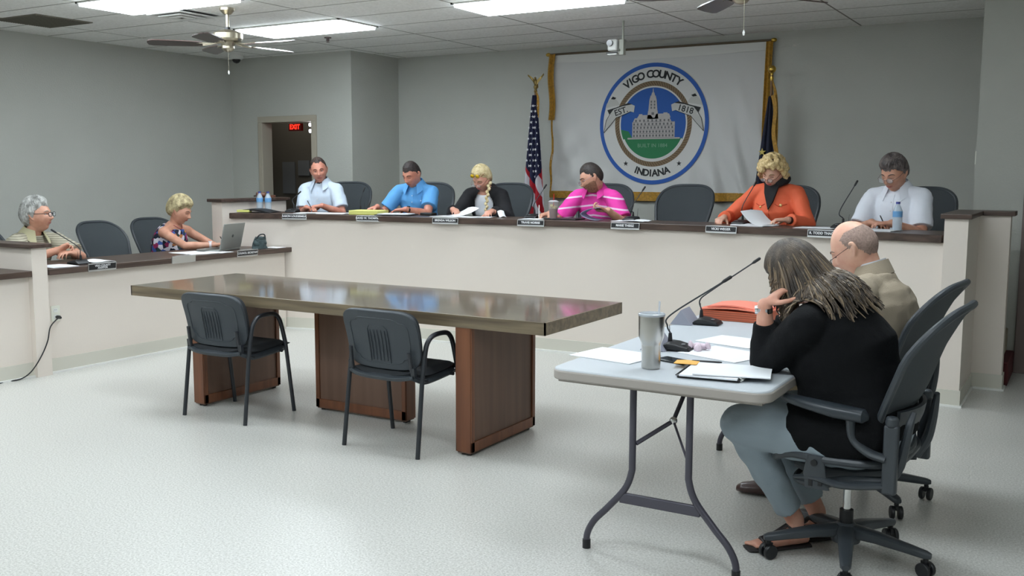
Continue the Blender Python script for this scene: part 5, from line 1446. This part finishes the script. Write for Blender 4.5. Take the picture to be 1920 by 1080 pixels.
put('cardigan', withmat(p['garment'](.024, 1.88, 1.25, cut=lambda q: q.y > p['sp'](.5)[1]+.03 and abs(q.x) < .02+.10*smooth(1.05, .80, q.z) and abs(q.x) < .095), bk_), p['root'])
face(p, (150, 120, 90), eyes='closed', lip=(178, 92, 96))
bl = hairm('hair_platinum', (226, 210, 168), (196, 176, 128), 30)
hair_shell(p['T'], th=lambda d: .016+.012*max(0, d[2]), wob=.002, front=.50, temple=.30, side=-.18, back=-.75, seed=3, style='strands').build('hair', bl, p['root'])
mb = MB(); st = p['T']((-.072, -.01, -.05)); n_ = 12
for k in range(n_):
    t_ = k/(n_-1); q = st+V(-.012+.0*t_, .04+.075*math.sin(t_*2.2), -.30*t_); sg = 1 if k % 2 else -1
    mb.ball(q+V(.006*sg, 0, 0), (.017-.004*t_, .014, .020), rot=Euler((0, R(28)*sg, 0)).to_matrix(), n=10)
q = st+V(-.012, .09, -.30); mb.tube([q, q+V(0, .005, -.05)], [.011, .004], 8)
br = mb.build('braid', bl, p['root']); MB().ball(q+V(0, 0, -.0), (.017, .014, .014), n=12).build('red_hair_tie', red_p, br)
sg_ = MB(); T = p['T']
g = MB()
for s_ in (-1, 1): g.tube([T((s_*.055, .085, .075)), T((s_*.075, .03, .085)), T((s_*.084, -.02, .06))], .002, 6, sub=3)
g.tube([T((-.05, .088, .082)), T((0, .096, .085)), T((.05, .088, .082))], .0025, 6, sub=3)
g = g.build('sunglasses', mat('tortoise_brown', (110, 50, 30), .3), p['root'])
for s_, m_ in ((-1, mat('lens_gold', (214, 178, 40), .1, .6)), (1, mat('lens_gold', (0, 0, 0)))):
    MB().ball(T((s_*.030, .093, .085)), (.022, .010, .019), rot=Matrix(p['hmn'].tolist()), n=14).build('lens', m_, g)
glasses(p, mat('thin_rim', (150, 110, 110), .3, .5), low=.008)
# --- P4 pink striped polo
pk = mat('pink_striped_polo', (232, 62, 168), .8, bump=.1, bscale=300); ns, L, b = nodes(pk)
(sx, sy, sz), oc = sep(ns, L)
h_ = nmath(ns, L, 'SUBTRACT', sz, nmath(ns, L, 'MULTIPLY', nmath(ns, L, 'ABSOLUTE', sx), -.12))
fr = nmath(ns, L, 'FRACT', nmath(ns, L, 'MULTIPLY', nmath(ns, L, 'ADD', h_, .012), 11.5))
wh = nmath(ns, L, 'LESS_THAN', fr, .17)
L(nmix(ns, L, wh, lin((232, 62, 168)), lin((240, 205, 232))), b.inputs['Base Color'])
p = person('man in pink striped polo turned aside, holding folded pages and a pen', (-3.74, 7.68, 1.452), on_dais(-2.0), PF, skin=tan_, hy=-52, hp=-24, hr=6, hs=1.03,
           H=((-4.03, 7.46, 1.15), (-3.50, 7.50, 1.185)), Hd=((-.35, -.55, -.12), (-.8, -.35, .05)), Hn=(None, (-.3, -.3, .9)), curl=(.95, .8), pole=((-.5, .4, -.8), (.5, .3, -.8)), bulk=1.06, topm=pk, sleeve=.74, sleeve_r=1.04)
collar(p, mat('pink_collar', (226, 60, 162), .8)); face(p, (60, 46, 38), eyes='closed')
hair_shell(p['T'], th=lambda d: .006+.008*max(0, d[2])*(1-.5*max(0, d[1])), wob=.0012, front=.60, temple=.30, side=-.05, back=-.5, seed=4).build('hair', hairm('hair_dark_short', (58, 48, 44), (36, 30, 28)), p['root'])
logo(p, -.085, -.17, mat('logo_white', (225, 228, 235), .6), .009)
glasses(p, mat('silver_rim', (170, 172, 180), .25, .8), low=.004)
bd = MB(); T = p['T']
def beard(d): return min(-.12-d[2]+.1*abs(d[0]), d[1]-.02)
n_, m_ = 60, 40; Vv = []; fs = []
for j in range(m_+1):
    pp = PI*j/m_
    for i in range(n_):
        a = 2*PI*i/n_; d_ = (math.sin(pp)*math.sin(a), math.sin(pp)*math.cos(a), math.cos(pp)); mk = min(-.34-d_[2]+.18*abs(d_[0]), d_[1]+.02)
        if abs(d_[0]) < .33 and -.56 < d_[2] < -.40: mk = -1
        Vv.append((T(head_pt(d_, off=.0022 if mk > 0 else -.002)), mk > -.05))
for j in range(m_):
    for i in range(n_):
        ids = (j*n_+i, j*n_+(i+1) % n_, (j+1)*n_+(i+1) % n_, (j+1)*n_+i)
        if all(Vv[k][1] for k in ids): fs.append(ids)
used = sorted({k for f_ in fs for k in f_}); mp_ = {k: i for i, k in enumerate(used)}
bd.add([Vv[k][0] for k in used], [tuple(mp_[k] for k in f_) for f_ in fs]); bd.build('short_beard', mat('beard_stubble', (164, 118, 94), .9, rgb2=(132, 94, 74), vscale=90, bump=.3, bscale=200), p['root'])
a = wl(p, p['WR'][0]+p['HD'][0]*.1); pen('white pen in the writing hand of the man in pink polo', a+V(.0, -.02, -.03), a+V(-.01, .0, .09), white_p)
# --- P5 woman in orange jacket
p = person('woman in orange jacket and black scarf, curly blond hair, reading papers', (-2.175, 7.69, 1.500), on_dais(6.0), PF, skin=pale, hy=-6, hp=-26, hr=-6, hs=.97, female=True,
           H=((-2.49, 7.47, 1.150), (-1.98, 7.42, 1.150)), Hd=((-.05, -.6, -.1), (-.7, -.3, -.02)), curl=(.7, .6), pole=((-.7, .3, -.6), (.6, .3, -.7)), bulk=1.12, top='orange_jacket', topm=mat('orange_jacket_cloth', (238, 108, 70), .7, bump=.15, bscale=120), sleeve=1.86, sleeve_r=1.25, wr=.006)
face(p, (170, 140, 105), lip=(190, 80, 84), eyes='closed')
cu = MB(); random.seed(11)
for k in range(230):
    z = random.uniform(-.55, 1); a = random.uniform(-PI, PI); r_ = math.sqrt(1-z*z); d_ = (r_*math.sin(a), r_*math.cos(a), z)
    if z < hairline(math.degrees(a), front=.42, temple=.10, side=-.35, back=-.8): continue
    q = head_pt(d_, off=.024+.012*random.random()); cu.ball(p['T'](q), tuple(random.uniform(.015, .026) for _ in range(3)), rot=Euler((k, k*2, k*3)).to_matrix(), n=10)
hb = hair_shell(p['T'], th=.03, wob=.004, front=.46, temple=.2, side=-.3, back=-.75, seed=5); cu.add(hb.v, hb.f)
me = remesh(cu, .006, 1, wr=.004, wscale=45); put('curly_hair', withmat(me, hairm('hair_blond_curl', (232, 208, 158), (190, 160, 104), 60)), p['root'])
glasses(p, mat('dark_red_rim', (90, 40, 44), .3), low=.010)
sc = mat('black_scarf', (22, 22, 26), .8, bump=.3, bscale=60)
mb = MB(); nb = p['nb']
mb.tube([nb+V(.065, .05, .02), nb+V(.075, -.01, .035), nb+V(0, -.07, .035), nb+V(-.075, -.01, .05), nb+V(-.085, .06, .035), nb+V(-.04, .11, .0)], [.024, .026, .022, .03, .034, .026], 12, sub=5)
mb.prism([(-.07, .03), (.06, .03), (.05, -.06), (.0, -.19), (-.03, -.13)], 0, .02, lambda u, v, t: nb+V(u, .118+t-v*.22-abs(u)*.3, v+.0)); mb.build('black_scarf', sc, p['root'], bevel=.003)
gb = mat('gold_button', (226, 190, 130), .3, .6)
for x, z, r_ in ((.075, -.17, .010), (-.085, -.155, .013), (.0, -.185, .009), (.045, -.06, .008)):
    y_ = p['sp'](.7)[1]+.165+(-z-.15)*.25
    o = MB().ball((x, front(p, x, z)+.004, nb[2]+z), (r_, .006, r_), n=14).build('button', gb, p['root'])
mb = MB()
for sg in (-1, 1): mb.tube([(sg*x_, front(p, sg*x_, z_)+.002, nb[2]+z_) for x_, z_ in ((.125, -.145), (.10, -.155), (.08, -.165), (.06, -.157), (.04, -.145))], .003, 6)
mb.tube([(0, front(p, 0, z_)+.002, nb[2]+z_) for z_ in (-.19, -.23, -.27, -.31)], .003, 6)
mb.build('pocket_seams', mat('orange_seam', (196, 70, 36), .8), p['root'])
band(p, 1, blackp, name='black_bracelet', w=.014)
for sg in (-1, 1): MB().ball(p['T']((sg*.082, .004, -.04)), (.006, .006, .018)).build('earring', mat('dark_earring', (40, 40, 70), .3), p['root'])
# --- P6 man in white polo
p = person('man in white polo with grey hair, reading at the right end of the dais', (-1.255, 7.56, 1.497), on_dais(11.5), PF, skin=tan_, hy=-10, hp=-24, hr=0, hs=1.06,
           H=((-1.36, 7.36, 1.150), (-1.22, 7.33, 1.150)), Hd=((.6, -.3, -.05), (-.95, -.2, -.05)), curl=(.6, .5), pole=((-.55, .2, -.8), (.55, .2, -.8)), bulk=1.10, topm=polo_m('white_polo', (232, 236, 246)), sleeve=.80, sleeve_r=1.04)
collar(p, MATS['white_polo'], point=.045); placket(p, MATS['white_polo']); face(p, (84, 74, 70), eyes='closed')
hair_shell(p['T'], th=lambda d: .014+.014*max(0, d[2])+.008*max(0, d[1])*max(0, d[2]), wob=.003, front=.48, temple=.26, side=-.08, back=-.5, seed=6, style='strands').build('hair', hairm('hair_grey_dark', (122, 112, 108), (66, 60, 60), 24), p['root'])
glasses(p, mat('thin_metal_rim', (130, 120, 118), .3, .7), low=.006)
band(p, 1, mat('white_band', (230, 232, 240), .5), name='white_wristband', w=.011, back=.035)
a = wl(p, p['WR'][0]+p['HD'][0]*.1); pen('dark pen in the right hand of the man in white polo', a+V(.02, -.03, -.02), a+V(-.03, .02, .06))

# --- side desk: grey-haired man looking across the room
sp_ = mat('beige_striped_polo', (176, 168, 146), .85, bump=.1, bscale=300); ns, L, b = nodes(sp_)
(sx, sy, sz), oc = sep(ns, L)
fr = nmath(ns, L, 'FRACT', nmath(ns, L, 'MULTIPLY', nmath(ns, L, 'ADD', sz, nmath(ns, L, 'MULTIPLY', sy, .02)), 58)); L(nmix(ns, L, nmath(ns, L, 'LESS_THAN', fr, .45), lin((178, 172, 152)), lin((140, 134, 118))), b.inputs['Base Color'])
p = person('grey-haired man with dark glasses, arms crossed on the side desk at far left', (-7.38, 4.90, 1.140), R(-84), 0, skin=tan_, hy=26, hp=4, hr=0, hs=1.10, seat=.44, neck_off=(-.06, -.135),
           H=((-7.06, 4.84, .875), (-7.04, 4.98, .845)), Hd=((.25, .8, .35), (.15, -.8, .1)), Hn=((.6, 0, -.8), (0, 0, -1)), curl=(.9, .5), pole=((.1, -1, -.6), (.1, 1, -.6)), bulk=1.12, topm=sp_, sleeve=.78, sleeve_r=1.15)
collar(p, mat('beige_collar', (178, 172, 140), .85), point=.045); face(p, (150, 140, 130), lip=(160, 96, 88))
hair_shell(p['T'], th=lambda d: .018+.012*max(0, d[2])+.008*max(0, -d[1]), wob=.004, front=.56, temple=.32, side=-.15, back=-.72, seed=7, style='strands').build('hair', hairm('hair_silver', (196, 196, 192), (120, 120, 116), 26), p['root'])
glasses(p, blackp, r=.0026, w=.023, h=.015)
# --- side desk: secretary writing
fl = mat('floral_top', (110, 60, 110), .8); ns, L, b = nodes(fl)
vo = ns.new('ShaderNodeTexVoronoi'); vo.inputs['Scale'].default_value = 26; tc = ns.new('ShaderNodeTexCoord'); L(tc.outputs['Object'], vo.inputs['Vector'])
sc_ = ns.new('ShaderNodeSeparateColor'); L(vo.outputs['Color'], sc_.inputs[0])
rp = ns.new('ShaderNodeValToRGB'); rp.color_ramp.interpolation = 'CONSTANT'
cols = [(0, (24, 26, 48)), (.25, (60, 90, 160)), (.45, (220, 214, 224)), (.62, (150, 40, 90)), (.8, (40, 60, 60)), (.9, (200, 130, 80))]
while len(rp.color_ramp.elements) < len(cols): rp.color_ramp.elements.new(.5)
for e, (q, c_) in zip(rp.color_ramp.elements, cols): e.position = q; e.color = lin(c_)
L(sc_.outputs[0], rp.inputs[0]); L(rp.outputs[0], b.inputs['Base Color'])
p = person('woman with short blond hair in patterned sleeveless top writing beside the laptop', (-7.38, 6.35, 1.130), R(-84), 0, skin=tan_, hy=20, hp=-20, hr=0, hs=1.02, seat=.44, female=True, neck_off=(-.07, -.125),
           H=((-7.0, 6.40, .825), (-7.16, 6.52, .82)), Hd=((.35, .75, .05), (.5, -.6, 0)), curl=(.95, .5), pole=((.0, -1, -.4), (0, 1, -.5)), bulk=1.0, top='sleeveless', topm=fl)
face(p, (120, 90, 70), lip=(176, 84, 84), eyes='closed')
hair_shell(p['T'], th=lambda d: .018+.022*max(0, d[2])+.014*max(0, -d[1]), wob=.003, front=.46, temple=.22, side=-.1, back=-.62, seed=8, style='strands').build('hair', hairm('hair_ash_blond', (208, 194, 150), (140, 124, 92), 26), p['root'])
band(p, 0, mat('white_watch_band', (226, 214, 220), .4), w=.010, face_m=mat('watch_white', (235, 235, 240), .3), back=.028)
MB().tube([p['nb']+V(.055, .04, .0), p['nb']+V(0, .085, -.04), p['nb']+V(-.055, .04, .0)], .004, 8, sub=5).build('necklace', mat('necklace', (170, 90, 80), .4), p['root'])
a = wl(p, p['WR'][0]+p['HD'][0]*.1); pen('dark pen in the hand of the woman writing at the side desk', a+V(.01, .01, -.02), a+V(-.03, -.02, .07))

# --- foreground woman in black, elbows on the folding table
gp_ = mat('grey_blue_trousers', (150, 163, 172), .85, bump=.1, bscale=200)
bs = mat('black_sweater', (17, 18, 20), .95, bump=.3, bscale=140, spec=.2)
p = person('woman in black sweater and grey trousers seated in the foreground, elbow on the folding table', (-.970, 3.80, 1.116), R(90), 0, skin=fair, hy=6, hp=-34, hr=0, hs=.99, female=True, seat=.47,
           H=((-1.035, 3.965, .985), (-1.055, 3.675, 1.000)), Hd=((.35, -.35, .6), (.60, .42, .62)), Hn=((.7, -.5, .1), (.75, .35, -.6)), curl=(.7, .9), curls=(None, (.8, .9, 1.0, 1.1)), pole=((-.2, .2, -1), (.75, -.12, -1)),
           bulk=1.30, belly=.04, top='black_sweater', topm=bs, sleeve=1.70, sleeve_r=1.04, pants=gp_, shoes=False, torso=.545, arm=.92, wr=.006, shw=.175, pelvis=(-.70, 3.82), neck_off=(-.10, -.11), hem=.34,
           legs=(((-1.10, 3.93, .52), (-.90, 3.99, .12), (-.65, -.55, 0)), ((-1.13, 3.68, .525), (-.955, 3.86, .115), (-.65, -.55, 0))), voxel=.005)
FWp = p
face(p, (110, 84, 66), eyes='closed')
# long hair: cap + falling locks
hb = hair_shell(p['T'], th=lambda d: .014+.008*max(0, d[2])+.003*max(0, -d[1]), wob=.0012, front=.36, temple=-.2, side=-.6, back=-.9, seed=9, style='strands')
hl = MB(); hl.add(hb.v, hb.f); random.seed(21); T = p['T']
def seg_push(q, A, B_, rad):
    ab = B_-A; t_ = min(1, max(0, np.dot(q-A, ab)/np.dot(ab, ab))); c_ = A+ab*t_; e = np.linalg.norm(q-c_)
    return c_+(q-c_)/e*rad if e < rad else q
for k in range(1500):
    ad = random.uniform(46, 314); az = R(ad); el = random.uniform(-.5, .9); r_ = math.sqrt(1-el*el)
    d_ = (r_*math.sin(az), r_*math.cos(az), el); q = T(head_pt(d_, off=.006+.012*random.random()))
    side = d_[0]; bk = max(0, -d_[1])
    L_ = random.uniform(.17, .29)*(1-.15*el); fr_ = ad < 76 or ad > 284
    if fr_: L_ *= .5
    tgt = nrm(V(side*.04+random.uniform(-.03, .03), -.26-.50*bk+random.uniform(-.03, .03), -.80)); v = nrm(V(d_[0]*.5, -.3-.3*bk, -.45+.2*el))
    if fr_: tgt = nrm(V(side*.1, -.15, -1)); v = tgt
    ph = random.uniform(0, 6); pts = [q]
    for j in range(9):
        v = nrm(v*.6+tgt*.4); q = q+v*L_/9
        hq = p['hmn'].T @ (q-p['HC'])/p['hs']; m_ = .006+.010*((k*7) % 10)/10
        rr = math.sqrt((hq[0]/(.078+m_))**2+(hq[1]/(.098+m_))**2+(hq[2]/(.125+m_))**2)
        if rr < 1: q = p['HC']+p['hmn'] @ (hq/rr)*p['hs']
        q = seg_push(q, p['nb']+V(0, -.01, -.02), p['HC']+V(0, -.03, -.04), .062+m_)
        for sg in (0, 1): q = seg_push(q, p['nb']+V(0, 0, -.03), p['SH'][sg], .082+m_*.6)
        q = seg_push(q, p['sp'](.9), p['sp'](.55), .165+m_*.6)
        w = .010*max(0, j-5)/3; pts.append(q+V(math.sin(ph+j*1.1)*w, math.cos(ph+j*1.1)*w, w*.5))
    rad = random.uniform(.0022, .0042); hl.cur = 1 if random.random() < .22 else 0
    hl.tube(pts, [rad*.8, rad, rad, rad*1.05, rad*1.0, rad*.6], 6, sub=3)
hw = mat('hair_brown_highlighted', (100, 86, 72), .42, rgb2=(58, 50, 44), vscale=9, bump=.4, bscale=120, stretch=(3, 3, .8))
hl.build('long_hair', [hw, mat('hair_light_brown_lock', (130, 112, 90), .4, bump=.3, bscale=120)], p['root'])
band(p, 1, mat('silver_bracelet', (200, 200, 205), .2, 1), face_m=mat('silver_watch_face', (226, 230, 232), .15, .8), w=.010, back=.018, out=(-.9, -.3, .2))
# sandals
sd = mat('black_sandal', (34, 28, 30), .4)
for i in (0, 1):
    A = p['AN'][i]; g0 = A*V(1, 1, 0); fdw = ((-.65, -.55, 0), (-.65, -.55, 0))[i]; fd = nrm(p['ld'](V(*fdw))); sx_ = np.cross(fd, V(0, 0, 1))
    t = MB(); t.loft([(g0-fd*.065+V(0, 0, .008), sx_*.026, V(0, 0, .008)), (g0+fd*.03+V(0, 0, .008), sx_*.034, V(0, 0, .008)), (g0+fd*.13+V(0, 0, .008), sx_*.046, V(0, 0, .008)), (g0+fd*.205+V(0, 0, .008), sx_*.034, V(0, 0, .007))], 18)
    o = t.build('sandal', mat('dark_sole', (44, 40, 40), .7), p['root'])
    mb = MB()
    mb.tube([g0+sx_*.036+fd*.0+V(0, 0, .075), g0+fd*.035+V(0, 0, .095), g0-sx_*.036+V(0, 0, .075), g0-fd*.04+V(0, 0, .085), g0+sx_*.036+V(0, 0, .075)], .006, 8, sub=5)
    mb.tube([g0+fd*.035+V(0, 0, .095), g0+fd*.09+V(0, 0, .062), g0+fd*.14+V(0, 0, .044)], [.009, .010, .012], 8, sub=4, flat=1)
    mb.tube([g0+sx_*.046+fd*.13+V(0, 0, .014), g0+fd*.14+V(0, 0, .046), g0-sx_*.046+fd*.13+V(0, 0, .014)], .009, 8, sub=4)
    mb.build('straps', sd, o)
# --- foreground man in tan blazer
bz = mat('tan_blazer_cloth', (160, 147, 128), .9, bump=.25, bscale=260)
p = person('bald older man with glasses in tan blazer, seated beyond the woman in black', (-.915, 4.60, 1.162), R(86), 0, skin=pale, hy=4, hp=-30, hr=0, hs=1.06, seat=.46,
           H=((-1.16, 4.72, .79), (-1.17, 4.42, .79)), Hd=((-.9, -.2, -.05), (-.9, .3, -.05)), curl=(.5, .5), pole=((.2, .6, -1), (.2, -.6, -1)), bulk=1.16, top='white_shirt', topm=mat('white_shirt', (218, 220, 226), .8), sleeve=1.8, torso=.515,
           pants=mat('khaki_trousers', (150, 134, 110), .85), legs=(((-1.22, 4.78, .52), (-1.14, 4.80, .10), (-1, 0, 0)), ((-1.25, 4.48, .52), (-1.16, 4.44, .10), (-1, -.1, 0))), voxel=.005, pelvis=(-.80, 4.62), neck_off=(-.085, -.12))
put('blazer', withmat(p['garment'](.026, 1.86, 1.1, t0=-.16, wr_=.007, cut=lambda q: q.y > p['sp'](.5)[1]+.05 and abs(q.x) < .01+.06*smooth(.55, 1.0, q.z)), bz), p['root'])
collar(p, MATS['white_shirt'], r0=.060, r1=.068, drop=.010, gap=24, rise=.040, point=.03)
collar(p, bz, r0=.070, r1=.100, drop=.034, gap=40, name='blazer_collar', rise=.034, point=.05)
face(p, (140, 120, 110), lip=(184, 106, 98), eyes='closed')
hair_shell(p['T'], th=.004, wob=.001, front=.9, temple=.34, side=-.06, back=-.52, seed=10, crown=lambda d: .62-d[2]-.5*max(0, d[1])).build('hair', mat('cropped_grey_hair', (176, 150, 138), .9, rgb2=(146, 124, 116), vscale=120, bump=.5, bscale=300), p['root'])
glasses(p, mat('dark_thin_rim', (50, 44, 46), .3, .3), r=.0015, low=.011, w=.019, h=.012)
# ------------------------------------------------------------------ camera, world, view
yaw, pitch, roll = R(30.59), R(6.73), R(-.15)
f = V(-math.sin(yaw)*math.cos(pitch), math.cos(yaw)*math.cos(pitch), -math.sin(pitch))
r = V(math.cos(yaw), math.sin(yaw), 0); d = np.cross(f, r)
r2 = r*math.cos(roll)+d*math.sin(roll); d2 = -r*math.sin(roll)+d*math.cos(roll)
cd = bpy.data.cameras.new('camera'); cam = bpy.data.objects.new('camera', cd); COL.objects.link(cam)
cd.sensor_width = 36; cd.lens = 1838/1920*36; cd.clip_start = .05; cd.clip_end = 60
cam.matrix_world = basis(r2, -d2, -f, (0, 0, 1.5))
SC.camera = cam
w = bpy.data.worlds.new('world'); SC.world = w; w.use_nodes = True
w.node_tree.nodes['Background'].inputs[0].default_value = (.8, .9, 1, 1); w.node_tree.nodes['Background'].inputs[1].default_value = .02
SC.view_settings.view_transform = 'Standard'; SC.view_settings.look = 'None'
SC.view_settings.gamma = 1; SC.view_settings.exposure = .19; SC.view_settings.use_curve_mapping = False
